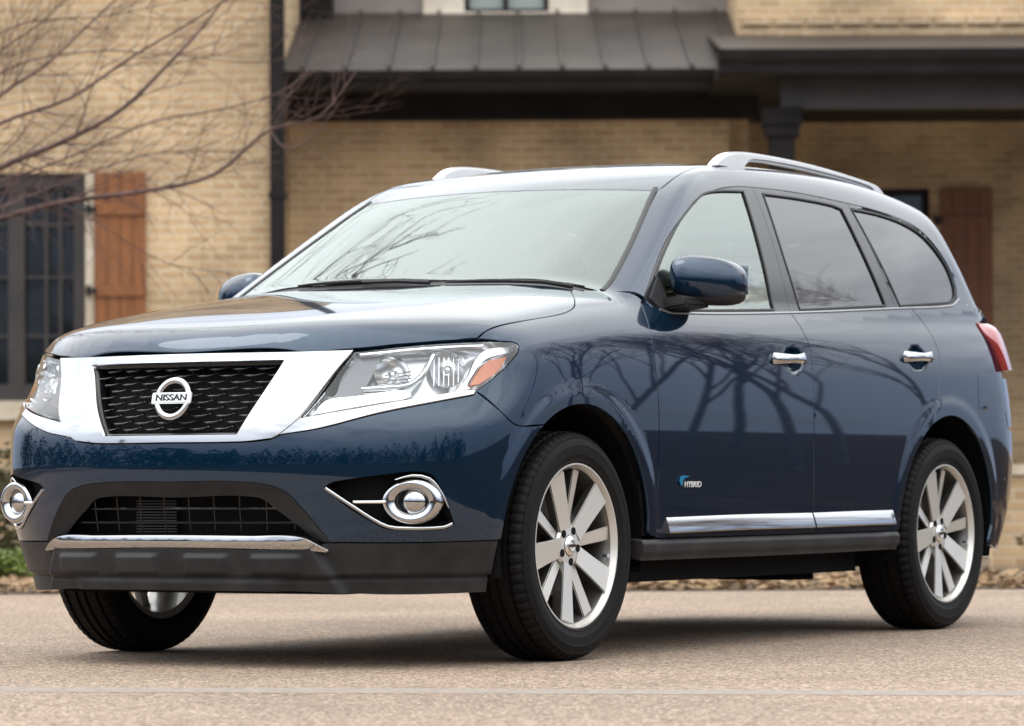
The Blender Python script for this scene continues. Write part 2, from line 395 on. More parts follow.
def strip(name, material, line, dom, parent, width, off, depth=.012, mir=False, step=.015, taper=False, prof=None):
    """a raised trim bead that follows a line on the body (rounded D section)"""
    q = resample(line, step, False); P = cast(q, dom); n = grad(P); t = np.gradient(P, axis=0); t /= np.linalg.norm(t, axis=1, keepdims=True); b = np.cross(n, t)
    prof = prof or [(-.5, -1.), (-.5, -.15), (-.36, .0), (0, .08), (.36, 0.), (.5, -.15), (.5, -1.)]
    m = len(prof); v = []
    for i in range(len(P)):
        w_ = width*(min(1, .35+min(i, len(P)-1-i)*.25) if taper else 1)
        for a, c in prof: v.append(P[i]+b[i]*a*w_+n[i]*(off+depth*c))
    f = [(i*m+k, i*m+k+1, (i+1)*m+k+1, (i+1)*m+k) for i in range(len(P)-1) for k in range(m-1)]
    f += [tuple(range(m)), tuple(range((len(P)-1)*m, len(P)*m))[::-1]]
    return MB().add(v, f).build(name, material, parent, 50, mirror=mir)
def bridge(name, material, la, oa, lb, ob, dom, parent, closed=False, step=.02, n=None, mir=False):
    """a band between two outlines lying at different depths under the body surface"""
    n = n or 60
    def even(l, off):
        q = resample(l, .006, closed)
        if closed: q = np.vstack([q, q[:1]])
        s = np.r_[0, np.cumsum(np.linalg.norm(np.diff(q, axis=0), axis=1))]; t = np.linspace(0, s[-1], n)
        q = np.stack([np.interp(t, s, q[:, 0]), np.interp(t, s, q[:, 1])], -1); P = cast(q, dom); return P+grad(P)*off
    A, B = even(la, oa), even(lb, ob); mid = (A+B)/2
    v = [*A, *B]; f = [(i, i+1, n+i+1, n+i) for i in range(n-1)]
    return MB().add(v, f).build(name, material, parent, 60, mirror=mir)
def on_body(q, dom, off=0.): P = cast([q], dom)[0]; return P+grad(P[None])[0]*off
def frame_at(q, dom, off=0.):
    P = cast([q], dom); n = grad(P)[0]; z = np.array([0, 0, 1.]); x = np.cross(z, n); x /= np.linalg.norm(x); y = np.cross(n, x)
    m = Matrix((Vector(x), Vector(y), Vector(n))).transposed().to_4x4(); m.translation = Vector(P[0]+n*off); return m     # local x right, y up, z outwards

def arcs(yc, a0, a1, r=.462, zc=.377, n=24, zmin=None):
    """points of a wheel arch on the flank, angles from the tail side, anticlockwise seen from the near side -> belt outline"""
    q = [(yc+r*math.cos(R_(a0+(a1-a0)*i/(n-1))), zc+r*math.sin(R_(a0+(a1-a0)*i/(n-1)))) for i in range(n)]
    return conv(q, 'side', 'belt')
# ---------------------------------------------------------------- outlines measured on the body
HL = [(0.4292, 0.9997,1), (0.4878, 1.0089), (0.5492, 1.0184), (0.6672, 1.0302), (0.78, 1.0355), (0.822, 1.0335), (0.8363, 1.021), (0.8236, 0.9929), (0.7607, 0.9256), (0.7035, 0.8752,1), (0.6855, 0.8781), (0.5465, 0.8458), (0.4391, 0.8188), (0.3235, 0.7921,1), (0.3609, 0.8601), (0.3959, 0.9362)]
HLSTRIP = [(0.7022, 0.8736,1), (0.6852, 0.876), (0.5465, 0.8436), (0.4392, 0.8161), (0.3236, 0.7891,1), (0.2879, 0.7567,1), (0.277, 0.7396,1), (0.3647, 0.7589), (0.4915, 0.8064), (0.6181, 0.8426), (0.6964, 0.8632,1)]
GRILLE_IN = [(0, 0.9725), (0.2714, 0.9733,1), (0.2267, 0.8592), (0.1775, 0.7407,1), (0, 0.7407)]
GRILLE_OUT = [(0, 0.9995), (0.291, 0.9994), (0.4282, 1.0029,1), (0.3905, 0.9363), (0.3552, 0.8602), (0.318, 0.7878), (0.277, 0.7396), (0.2598, 0.7272,1), (0.1905, 0.7182), (0, 0.7175)]
HOODE = [(0.3994, -0.8433), (0.5746, -0.7698), (0.7134, -0.67), (0.8111, -0.5696), (0.8642, -0.4923,1), (0.87, -0.4403), (0.883, -0.2056), (0.885, 0.0037), (0.8674, 0.1132), (0.8208, 0.2041), (0.7442, 0.3132)]
LOWG = [(0, 0.5395), (0.2137, 0.5405,1), (0.2641, 0.4963), (0.3189, 0.4365,1), (0, 0.4201)]
LIP = [(0, 0.5925), (0.1832, 0.5911), (0.2771, 0.5684), (0.3315, 0.496), (0.3834, 0.4005,1)]
FOG = [(0.3756, 0.5756,1), (0.3946, 0.5895), (0.5057, 0.6121), (0.5633, 0.6201), (0.6001, 0.6051), (0.6295, 0.5155), (0.6459, 0.4546,1), (0.6215, 0.4402), (0.5059, 0.4418), (0.4862, 0.4526), (0.4169, 0.5175)]
SEAM = [(0.7035, 0.8752,1), (0.7634, 0.8121), (0.8135, 0.768)]
DF = [(1.595, 1.1952), (1.5635, 1.1177), (1.5565, 1.0329), (1.5734, 0.8465), (1.5785, 0.5809), (1.5836, 0.3923)]
DM = [(2.6985, 1.1964), (2.7293, 1.138), (2.7514, 1.0761), (2.7468, 0.7678), (2.763, 0.4824), (2.7656, 0.392)]
DR = [(3.7564, 1.2382), (3.8501, 1.1941), (3.8896, 1.128), (3.8971, 1.0452), (3.8439, 0.9009)]
DLO = [(0.5345, -0.4557,1), (0.849, -0.233), (1.1603, -0.0722), (1.2517, -0.038), (1.3869, -0.0036), (1.528, 0.018), (1.6593, 0.026), (2.0021, 0.0236), (2.3248, 0.0053), (2.8496, -0.0361), (3.0687, -0.0854), (3.1961, -0.1931), (3.2243, -0.2992), (3.1938, -0.3514), (3.1014, -0.3798), (2.629, -0.4138), (1.6802, -0.4565), (0.7212, -0.4871)]
WGF = [(0.6885, -0.3614,1), (0.8152, -0.2707), (1.0229, -0.1434), (1.2575, -0.0356), (1.3394, -0.0146), (1.4483, -0.0023), (1.6193, 0.0051,1), (1.5661, -0.2082), (1.5146, -0.4502,1), (0.7347, -0.4779,1)]
WGR = [(1.7687, 0.0027,1), (2.0559, -0.0037), (2.3064, -0.0188), (2.3786, -0.0316,1), (2.4128, -0.2099), (2.4687, -0.4089,1), (1.7259, -0.4437,1), (1.7283, -0.2363)]
WGQ = [(2.4648, -0.0273,1), (2.709, -0.0382), (2.9192, -0.0638), (3.0675, -0.1096), (3.1783, -0.2018), (3.2056, -0.2801), (3.1875, -0.3343), (3.138, -0.358), (3.0538, -0.37), (2.6, -0.4035,1), (2.517, -0.1929)]
WSE = [(0.6176, 1.1523,1), (0.7186, 0.7701), (0.7665, 0.556), (0.7816, 0.4458)]        # windscreen edge, top domain
WST = [(0, 1.0631), (0.1823, 1.0681), (0.4107, 1.1015)]
# ---------------------------------------------------------------- the car
CAR = tag(empty('suv'), 'dark blue three-row family suv with chrome grille parked on the pinkish road', 'suv')
SIDES = ((False, ''), (True, ''))
# --- hood, windscreen, roof
hood = panel('hood', PAINT, sym([(0,-.8955), *HOODE, (.72,.357), (.55,.318), (.3,.262), (0,.243)]), 'top', CAR, h=.03, flange=.02)
panel('cowl', PLASTIC, sym([(0,.24), (.3,.259), (.55,.315), (.725,.36,1), (.775,.455,1), (.55,.46), (.3,.40), (0,.375)]), 'top', CAR, h=.04, off=-.006, flange=.01)
WS_POLY = sym([*WST, *WSE, (.776,.456,1), (.55,.452), (.3,.385), (0,.362)])
ws = panel('windscreen', WSGLASS, WS_POLY, 'top', CAR, h=.03, off=-.001, gap=.004, flange=0)
frit = sym([(0,1.014), (.2,1.022), (.4163,1.058), (.600,1.104,1), (.692,.76), (.734,.56), (.738,.53,1), (.55,.50), (.3,.43), (0,.405)])
for mir, _ in SIDES: strip('windscreen_seal', RUBBER, [(WSE[0][0]-.006, WSE[0][1]), *WSE[1:3], (.776,.47)], 'top', ws, .020, .003, .012, mir=mir)
panel('windscreen_border', mat('windscreen_frit', (.015, .015, .016), .25), WS_POLY, 'top', ws, holes=[frit], h=.03, off=-.007, gap=.003, flange=0)
DITCH = [(.632,1.163), (.628,1.307), (.614,1.487), (.606,1.8), (.602,2.4), (.59,3.0), (.57,3.33)]
roof = panel('roof', PAINT, sym([(0,1.034), (.2,1.042), (.4263,1.078), (.6315,1.131,1), *DITCH, (.57,3.36,1), (.3,3.42), (0,3.45)]), 'top', CAR, h=.035, flange=.02)
panel('sunroof', DARKGL, sym([(0,1.55), (.36,1.57,1), (.37,2.05,1), (0,2.06)]), 'top', roof, h=.05, off=.004, flange=.006)
panel('headliner', HEADLINER, sym([(0,1.06), (.4263,1.10), (.60,1.16,1), (.59,1.5), (.58,2.4), (.55,3.2,1), (0,3.3)]), 'top', CAR, h=.06, off=-.035, flange=0)
# --- per side
base_y = (.545, 1.196)
dlo_belt = None
def dlo_part(a, b): return [p for p in DLO[a:b]]
side_poly = (conv([(.776,.456,1), (.7675,.5543), (.7242,.76), (.6315,1.1269)], 'top', 'diag')
             + conv([(p[0]+.003, p[1]) for p in DITCH]+[(.573,3.36,1)], 'top', 'diag'))
tail_edge = conv([(3.47,1.60), (3.555,1.45), (3.62,1.30,1)], 'side', 'diag')
side_poly += tail_edge + conv([(3.45,1.268)], 'side', 'diag') + [(DLO[13][0], DLO[13][1]+.0, 1)] + [DLO[i] for i in (12,11,10,9,8,7,6,5,4,3,2,1)] + [DLO[0]] + conv([(.60,1.185)], 'side', 'diag')
side_poly = [p for p in side_poly]
fender_top = conv([*HL[4:9], HL[9], *SEAM[1:]], 'belt', 'diag')
arch_f = [(yy, zz) for yy, zz in [( .462*math.cos(R_(a)), .377+.462*math.sin(R_(a))) for a in np.linspace(122, 4, 26)]]
fender_poly = (fender_top + conv([(*arch_f[0], 1)]+arch_f[1:], 'side', 'diag') + conv([(1.598,.392,1)]+list(reversed(DF))[1:], 'belt', 'diag')
               + conv([(.545,1.205,1)], 'side', 'diag') + conv([(.772,.470,1), (.722,.360,1)], 'top', 'diag') + conv([*HOODE[::-1][:7]], 'top', 'diag'))
fender_poly = [p if i else (*p[:2], 1) for i, p in enumerate(fender_poly)]
top_line = conv([(.7218,-.4868), (1.2,-.470), (1.69,-.4530), (2.2,-.4300), (2.6466,-.4078), (3.1212,-.3733), (3.2174,-.3436)], 'diag', 'belt')
def belt_y(yy): return float(np.interp(yy, [p[0] for p in top_line], [p[1] for p in top_line]))
arch_rl = conv([(2.9+.462*math.cos(R_(a)), .377+.462*math.sin(R_(a))) for a in np.linspace(178, 112, 16)], 'side', 'belt')
arch_rr = conv([(2.9+.462*math.cos(R_(a)), .377+.462*math.sin(R_(a))) for a in np.linspace(112, -8, 26)], 'side', 'belt')
DRb = DR+[(3.80,.83), arch_rl[-1]+(1,)]
doorF_poly = [(*DF[0], 1)]+DF[1:-1]+[(*DF[-1], 1), (*DM[-1], 1)]+DM[::-1][1:-1]+[(DM[0][0], belt_y(DM[0][0]), 1), (2.2, belt_y(2.2)), (1.82, belt_y(1.82))]
doorR_poly = [(DM[0][0], belt_y(DM[0][0]), 1)]+DM[1:-1]+[(*DM[-1], 1), (arch_rl[0][0]-.0, .392, 1)]+[(*arch_rl[0], 1)]+arch_rl[1:-1]+DRb[::-1][:-1]+[(DR[0][0], belt_y(DR[0][0]), 1), (3.3, belt_y(3.3))]
TAIL = [(4.40,1.222,1), (4.4277,1.1814), (4.495,1.1264), (4.53,1.0596), (4.545,1.025,1), (4.95,1.03,1), (4.95,1.18,1), (4.65,1.215)]
quarter_poly = ([(DR[0][0], belt_y(DR[0][0]), 1)]+DR[1:]+[(3.80,.83), arch_rl[-1]+(1,)]+arch_rr[1:-1]+[(*arch_rr[-1], 1)]+conv([(3.45,.40,1), (3.52,.72)], 'side', 'belt')
                + [(4.50,.80), (4.56,.86,1), (4.555,1.0,1), (4.545,1.0496), (4.511,1.1264), (4.4377,1.1814), (4.415,1.215,1)] + conv([(3.62,1.30,1), (3.45,1.268)], 'side', 'belt') + [(top_line[-1][0], top_line[-1][1], 1), top_line[-2]])
for mir, _ in SIDES:
    panel('fender', PAINT, fender_poly, 'diag', CAR, mir=mir, gap=.0025, h=.03 if mir else .016)
    panel('roof_side_frame', PAINT, side_poly, 'diag', CAR, mir=mir, gap=.001, h=.025)
    d1 = panel('door', PAINT, doorF_poly, 'belt', CAR, mir=mir, gap=.0025, h=.03 if mir else .016)
    d2 = panel('door', PAINT, doorR_poly, 'belt', CAR, mir=mir, gap=.0025, h=.03 if mir else .016)
    panel('quarter_panel', PAINT, quarter_poly, 'belt', CAR, mir=mir, gap=.0015, h=.03 if mir else .016)
    # windows: black frames split at the pillars, glass a little deeper
    c1t, c1b = (1.715,.0375,1), (1.64,-.455,1); c2t, c2b = (2.452,.0115,1), (2.555,-.413,1)
    frA = DLO[:6]+[c1t, c1b]+[DLO[17]]; frB = [c1t, DLO[7], (2.3561,.0172), c2t, c2b, (2.0,-.439), c1b]; frC = [c2t]+DLO[9:16]+[c2b]
    for fr, gl, gm, par in ((frA, WGF, CLEARGL, d1), (frB, WGR, DARKGL, d2), (frC, WGQ, DARKGL, CAR)):
        f_ = panel('window_frame', GLOSSBLK, fr, 'diag', par, holes=[gl], mir=mir, off=-.002, gap=.0015, h=.02)
        g_ = panel('window', gm, gl, 'diag', par, mir=mir, off=-.006, gap=-.004, h=.03, flange=0)
        strip('window_seal', RUBBER, list(gl)+[gl[0][:2]], 'diag', f_, .009, .001, .006, mir=mir)
    strip('belt_moulding', DARKSAT, [(.64,-.478), (.7218,-.4908), (1.69,-.4570), (2.6466,-.4118), (3.1212,-.3773), (3.215,-.348)], 'diag', CAR, .009, .003, .010, mir=mir)
    # sill with its step, and the bright moulding above it
    def sill_off(P, q): return .004+.012*sstep(q[:, 1], .330, .350)*(1-sstep(q[:, 1], .378, .392))+.014*sstep(-np.abs(q[:, 0]-2.765), -.012, -.004)*0
    sp = [(1.4671,.3893,1), (2.1243,.3905), (2.7683,.3905), (3.4866,.3905,1), (3.500,.322,1), (2.7796,.318), (1.4846,.318,1)]
    panel('sill', PLASTIC, sp, 'belt', CAR, mir=mir, gap=.001, h=.010, off=-.004, offfn=sill_off, flange=.05)
    for par, l in ((d1, [(1.6455,.437), (2.2,.442), (2.752,.4425)]), (d2, [(2.764,.4425), (3.1,.4455), (3.440,.4465)])):
        strip('sill_moulding', CHROME, l, 'belt', par, .056, .018, .018, mir=mir, prof=[(-.5,-1.), (-.5,-.15), (-.45,.05), (-.38,.08), (.42,-.90), (.5,-1.1), (.5,-1.4)])
    # handles: bright straps over the dished cups
    for par, yc, zc in ((d1, 1.495, 1.026), (d2, 2.612, 1.062)):
        hb = MB(); m = []; nseg = 14
        for i in range(nseg+1):
            t = i/nseg; y = yc-.118+.236*t; bow = .030*math.sin(math.pi*min(max(t, .0), 1))**.5+.004
            x = float(cast([(yc-.16, zc)], 'side')[0, 0])+bow; hw = .013+.008*abs(2*t-1)**1.5+.004*t; zz_ = zc-.002*math.sin(math.pi*t)+.006*t
            m.append([(x+.008, y, zz_-hw*.5), (x+.011, y, zz_-hw*.25), (x+.004, y, zz_+hw*.65), (x, y, zz_+hw), (x-.010, y, zz_), (x, y, zz_-hw)])
        v = [p for s_ in m for p in s_]; f = [(i*6+k, i*6+(k+1) % 6, (i+1)*6+(k+1) % 6, (i+1)*6+k) for i in range(nseg) for k in range(6)]+[tuple(range(6)), tuple(range(nseg*6, nseg*6+6))]
        hb.add(v, f).build('handle', CHROME, par, 70, mirror=mir)
    # fuel flap outline on the far rear quarter
    # tail lamp
    tl = panel('tail_light', REDL, TAIL, 'belt', CAR, mir=mir, gap=.003, off=.006, h=.015, flange=.03, offfn=lambda P, q: .026*sstep(q[:, 0], 4.40, 4.56)*sstep(1.235-q[:, 1], 0, .05))
    panel('reverse_lens', LENS, [(4.57,1.06,1), (4.9,1.06,1), (4.9,1.10,1), (4.535,1.10,1)], 'belt', tl, mir=mir, off=.028, h=.02)
panel('fuel_flap', PAINT, [(4.262,1.018,1), (4.372,1.021,1), (4.366,.868,1), (4.252,.866,1)], 'belt', CAR, off=.0015, gap=.001, h=.02)
# --- tail
tg = []
tailgate = panel('tailgate', PAINT, [(4.56,.86,1), (4.555,1.0,1), (4.95,1.02,1), (4.95,1.18,1), (4.65,1.225,1), (4.62,1.30,1), (5.2,1.30), (5.93,1.30)][:4]+[(4.95,1.18,1), (4.65,1.22,1), (4.62,1.27,1), (5.9,1.27,1), (5.9,.80,1), (4.6,.80,1)], 'belt', CAR, h=.04)
panel('tailgate', PAINT, [(4.56,.86,1), (4.555,1.0,1), (4.95,1.02,1), (4.95,1.18,1), (4.65,1.22,1), (4.62,1.27,1), (5.9,1.27,1), (5.9,.80,1), (4.6,.80,1)], 'belt', CAR, h=.04, mir=True)
rb_half = conv([(3.36,.40,1)], 'side', 'belt')+[(4.50,.793), (4.556,.853,1), (4.597,.795,1), (4.6,.79,1), (5.9,.79,1), (5.9,.30,1), (4.6,.30)]+conv([(3.34,.33,1)], 'side', 'belt')
for mir, _ in SIDES: panel('rear_bumper', PAINT, rb_half, 'belt', CAR, h=.03, mir=mir)
q = []
rear_glass = panel('rear_window', DARKGL, sym([(0,3.46), (.5,3.40,1), (.60,3.56,1), (.62,3.68,1), (0,3.80)]), 'top', CAR, h=.05)
# --- front bumper
arch_b = arcs(0, 180-4, 122, n=16)
BUMP_TOP = [(0,.716), (.1898,.7165), (.257,.725), (.2763,.7375), (.3643,.7569), (.4917,.8042), (.6162,.8401), (HLSTRIP[10][0]+.001,HLSTRIP[10][1]-.002,1), (HL[9][0]+.001,HL[9][1]-.002,1), *SEAM[1:], (*arch_b[-1], 1)]
bump = BUMP_TOP+arch_b[::-1][1:]+[(arch_b[0][0], .4035, 1), (.5722,.3990), (.383,.4005,1)]+LIP[::-1][1:]
bumper = panel('front_bumper', PAINT, sym(bump), 'belt', CAR, holes=[FOG, [(-p[0], p[1])+tuple(p[2:]) for p in FOG]], h=.018, gap=.0015)
for mir, _ in SIDES:
    bridge('bumper_lip', PLASTIC, LIP, .001, [(0,.5405), (.2104,.5405), (.2616,.4962), (.3178,.4363), (.345,.40)], -.03, 'belt', bumper, mir=mir)  # body-coloured lip; black plastic stands in for its shaded, downward-facing look
CL = [(0,.385), (.3212,.380), (.383,.3975,1), (.5722,.396), (.7599,.4005,1), (.752,.34), (.742,.235,1), (.5,.232), (.31,.247), (0,.250)]
def clad_off(P, q):
    a = np.abs(q[:, 0]); z = q[:, 1]
    pads = sum(sstep(-np.abs(a-c), -.060, -.052)*sstep(-np.abs(z-.332), -.034, -.029) for c in (.094, .265))
    centre = .020*(1-sstep(a, .335+.45*(.39-z), .355+.45*(.39-z)))-.010*sstep(-np.abs(z-.288), -.006, -.002)
    return centre+.012*pads-.012*(1-sstep(z, .285, .292))*sstep(a, .25, .30)+.0
clad = panel('bumper_cladding', PLASTIC, sym(CL), 'belt', bumper, h=.0085, offfn=clad_off, gap=.001, flange=.06)
# lower grille
lg = panel('lower_grille', MATTBLK, sym([(p[0]*1.15, p[1]+(.02 if p[1] > .48 else -.02))+tuple(p[2:]) for p in LOWG]), 'belt', bumper, off=-.13, h=.05, flange=0)
mb = MB()
for zc in (.455, .50):
    P = cast([(u, zc) for u in np.linspace(-.31, .31, 40)], 'belt'); P = P-grad(P)*.055
    mb.tube([tuple(p) for p in P], .004, 6)
for u in np.linspace(-.27, .27, 9):
    P = cast([(u+.02, z) for z in np.linspace(.42, .54, 6)], 'belt'); P = P-grad(P)*.062; mb.tube([tuple(p) for p in P], .003, 5)
mb.build('grille_bar', GLOSSBLK, lg)
mb = MB()
for i in range(12): mb.box(-.22, -.06, -.845, -.835, .43+i*.009, .434+i*.009)
mb.build('radiator', mat('radiator_fins', (.05, .05, .05), .5, .6), lg, mirror=False)
panel('bumper_strip', CHROME, sym([(0,.4245), (.2006,.4225), (.3208,.4195), (.3814,.3774,1), (.3763,.3723,1), (.3212,.379), (0,.384)]), 'belt', bumper, off=.016, gap=0, h=.014, flange=.03,
      offfn=lambda P, q: .006*np.clip(1-((q[:, 1]-.403)/.020)**2, 0, 1))
# --- upper grille
def frame_bow(P, q): return .004*np.cos(np.clip((q[:, 1]-.73)/.27, 0, 1)*math.pi-math.pi/2)
grille = panel('grille_surround', CHROME, sym(GRILLE_OUT), 'belt', CAR, holes=[sym(GRILLE_IN)], off=.010, gap=.001, h=.016, flange=.05)
gi = sym([(p[0]*1.03, .8565+(p[1]-.8565)*1.05)+tuple(p[2:]) for p in GRILLE_IN])
panel('grille_back', MATTBLK, gi, 'belt', grille, off=-.06, h=.05, flange=0)
strip('grille_inner_edge', GLOSSBLK, [(p[0]*.985, .8565+(p[1]-.8565)*.965)+tuple(p[2:]) for p in sym(GRILLE_IN)]+[(0,.968)], 'belt', grille, .012, -.008, .03)
mb = MB(); cw, ch = .062, .0285
gin = resample(sym(GRILLE_IN), .02)
for r in range(-6, 7):
    for k in range(-8, 9):
        cu, cz_ = (k+.5*(r % 2))*cw, .8565+r*ch*.75
        # one scale: two slanted wires and a short upright, as in a stretched honeycomb
        pts = [(cu-cw/2, cz_+ch*.12), (cu-cw*.2, cz_-ch*.27), (cu, cz_-ch*.38), (cu+cw*.2, cz_-ch*.27), (cu+cw/2, cz_+ch*.12)]
        if not inside(np.array([(cu, cz_)]), gin*np.array([1.02, 1]))[0]: continue
        P = cast(pts, 'belt'); P = P+grad(P)*np.array([-.030, -.018, -.012, -.018, -.030])[:, None]; mb.tube([tuple(p) for p in P], [.0022, .003, .0045, .003, .0022], 6)
        P = cast([(cu+cw/2, cz_+ch*.12), (cu+cw/2, cz_+ch*.42)], 'belt'); P = P+grad(P)*np.array([-.030, -.014])[:, None]; mb.tube([tuple(p) for p in P], .0024, 5)
mb.build('grille_mesh', GLOSSBLK, grille, 60)
# emblem: ring, bar, letters
EM = frame_at((.0, .8575), 'belt', .006)
def torus(mb, R1, rx, rz, n=64, m=12, squash=1.0):
    v = []; f = []
    for i in range(n):
        a = 2*math.pi*i/n
        for k in range(m):
            b = 2*math.pi*k/m; rr = R1+rx*math.cos(b); v.append((rr*math.cos(a), rr*math.sin(a)*squash, rz*math.sin(b)))
    for i in range(n):
        for k in range(m): f.append((i*m+k, ((i+1) % n)*m+k, ((i+1) % n)*m+(k+1) % m, i*m+(k+1) % m))
    return mb.add(v, f)
em = torus(MB(), .0605, .0115, .008).build('emblem', CHROME, grille, 70, xf=EM)
MB().box(-.078, .078, -.0185, .0185, -.004, .010).build('emblem_bar', CHROME, em, 30, bevel=.003, xf=EM)
def text(name, s, size, material, parent, xf, extrude=.001, sx=1., shear=0., bold=.0):
    cu = bpy.data.curves.new(name, 'FONT'); cu.body = s; cu.size = size; cu.extrude = extrude; cu.align_x = 'CENTER'; cu.align_y = 'CENTER'; cu.shear = shear; cu.offset = bold
    ob = bpy.data.objects.new(name, cu); COL.objects.link(ob); bpy.context.view_layer.update()
    me = bpy.data.meshes.new_from_object(ob.evaluated_get(bpy.context.evaluated_depsgraph_get())); bpy.data.objects.remove(ob); bpy.data.curves.remove(cu)
    me.transform(Matrix.Diagonal((sx, 1, 1, 1))); me.transform(xf); me.name = name
    return link(name, me, material, parent)
text('emblem_letters', 'NISSAN', .030, GLOSSBLK, em, EM @ Matrix.Translation((0, 0, .0112)), .0008, 1.22, bold=.0006)
# --- head lamps and fog lamps
def lathe_at(mb, prof, q, dom, off, n=32, sy=1.0, aim=None):
    fr = frame_at(q, dom, off)
    if aim is not None:
        z = Vector(aim).normalized(); x = Vector((0, 0, 1)).cross(z).normalized(); y = z.cross(x); t = fr.translation.copy(); fr = Matrix((x, y, z)).transposed().to_4x4(); fr.translation = t
    v = []; f = []; m = len(prof)
    for a, r in prof:
        for k in range(n):
            an = 2*math.pi*k/n; v.append(tuple(fr @ Vector((r*math.cos(an), r*math.sin(an)*sy, a))))
    for i in range(m-1):
        for k in range(n): f.append((i*n+k, i*n+(k+1) % n, (i+1)*n+(k+1) % n, (i+1)*n+k))
    f.append(tuple(range((m-1)*n, m*n)))
    return mb.add(v, f)
H_DARK = [(0.3704, 0.8533), (0.3903, 0.8799), (0.4017, 0.9324), (0.4342, 0.9843), (0.4601, 0.9865), (0.4915, 0.9894,1), (0.4532, 0.8954), (0.4375, 0.8632,1)]
H_DIV = [(0.6126, 0.9943), (0.5881, 0.9396), (0.5531, 0.9031), (0.5085, 0.8951), (0.4479, 0.8897)]
H_TURN = [(0.345, 0.8078,1), (0.3725, 0.8534), (0.4377, 0.8672), (0.4921, 0.879), (0.5416, 0.8845), (0.5571, 0.8666), (0.4923, 0.8489), (0.4123, 0.8271)]
H_AMB = [(0.6927, 0.8955,1), (0.7108, 0.9283), (0.7285, 0.9569), (0.7496, 0.9777,1), (0.8003, 0.9886,1), (0.7835, 0.9581), (0.768, 0.9373), (0.7183, 0.8998,1)]
H_TRIM = [(0.6548, 0.875,1), (0.6879, 0.9158), (0.7151, 0.9813), (0.7446, 1.0099), (0.822, 1.0247,1), (0.8165, 1.0036,1), (0.7496, 0.9862), (0.7232, 0.9626), (0.7038, 0.9313), (0.6864, 0.8954), (0.6945, 0.8867,1)]
for mir, _ in SIDES:
    hl = panel('headlight', LAMPGREY, [((p[0]-.57)*1.0+.57, p[1])+tuple(p[2:]) for p in HL], 'belt', CAR, mir=mir, off=-.075, gap=-.004, h=.03, flange=0)
    bridge('lamp_wall', LAMPWHITE, HL, -.002, HL, -.076, 'belt', hl, closed=True, n=120, mir=mir)
    panel('lamp_lens', LENS, HL, 'belt', hl, mir=mir, off=.001, gap=.003, h=.02, flange=.01)
    panel('lamp_shade', mat('lamp_grey', (.20, .20, .21), .3, .3) if not mir else bpy.data.materials['lamp_grey'], H_DARK, 'belt', hl, mir=mir, off=-.030, gap=0, h=.02, flange=.03)
    bowl = [(0, .048), (-.008, .045), (-.025, .036), (-.040, .022), (-.046, .008)]
    mb = MB(); lathe_at(mb, [(a, r*1.25) for a, r in bowl], (.515,.938), 'belt', -.018, sy=.85, aim=(.25, -1, 0)); mb.build('reflector', LAMPWHITE, hl, 50, mirror=mir)
    mb = MB(); lathe_at(mb, [(a, r*1.15) for a, r in bowl], (.645,.950), 'belt', -.022, sy=1.05, aim=(.45, -1, 0)); mb.build('reflector', LAMPWHITE, hl, 50, mirror=mir)
    mb = MB(); lathe_at(mb, [(-.04, .016), (.0, .016), (.006, .012), (.009, .004)], (.645,.950), 'belt', -.03, aim=(.45, -1, 0)); mb.build('bulb', SATIN, hl, 50, mirror=mir); mb = MB(); lathe_at(mb, [(-.04, .014), (.0, .014), (.005, .01), (.008, .003)], (.515,.938), 'belt', -.03, aim=(.25, -1, 0)); mb.build('bulb', SATIN, hl, 50, mirror=mir)
    for i in range(4):
        P = cast([(.475+.02*i*.4, .905+i*.010), (.56, .917+i*.010)], 'belt'); P = P-grad(P)*.028; MB().tube([tuple(p) for p in P], .0022, 5).build('lamp_rib', LAMPWHITE, hl, 60, mirror=mir)
    for i in range(7):
        P = cast([(.612+.012*i, .905), (.616+.012*i, .99)], 'belt'); P = P-grad(P)*.030; MB().tube([tuple(p) for p in P], .0014, 5).build('lamp_rib', LAMPWHITE, hl, 60, mirror=mir)
    strip('lamp_divider', LAMPWHITE, H_DIV, 'belt', hl, .016, -.010, .03, mir=mir)
    panel('turn_signal', LAMPWHITE, H_TURN, 'belt', hl, mir=mir, off=-.016, gap=0, h=.02, flange=.03)
    panel('marker_trim', LAMPWHITE, H_TRIM, 'belt', hl, mir=mir, off=-.009, gap=0, h=.02, flange=.02)
    am = panel('marker_reflector', AMBER, H_AMB, 'belt', hl, mir=mir, off=-.007, gap=.001, h=.02, flange=.02); tag(am, 'amber side marker')
    strip('lamp_top_trim', LAMPWHITE, [(.442,.993), (.4987,1.000), (.5581,1.009), (.6635,1.0192), (.735,1.0235)], 'belt', hl, .014, -.006, .02, mir=mir)
    panel('headlight_trim', CHROME, HLSTRIP, 'belt', bumper, mir=mir, off=.006, gap=.0005, h=.012, flange=.02)
    # fog lamp recess
    fr_ = panel('fog_recess', MATTBLK, [((p[0]-.51)*1.05+.51, (p[1]-.53)*1.06+.53)+tuple(p[2:]) for p in FOG], 'belt', bumper, mir=mir, off=-.060, gap=0, h=.03, flange=0)
    bridge('recess_wall', PLASTIC, FOG, 0, FOG, -.061, 'belt', fr_, closed=True, n=90, mir=mir)
    strip('fog_trim', CHROME, [(.3764,.570), (.4266,.5193), (.4907,.4579), (.5196,.4451), (.6213,.4455), (.6414,.4567)], 'belt', fr_, .0105, .004, .012, mir=mir)
    strip('fog_trim', CHROME, [(.520,.5956), (.555,.6083), (.5904,.5987), (.6172,.5521), (.6327,.507)], 'belt', fr_, .010, .002, .012, mir=mir, taper=True)
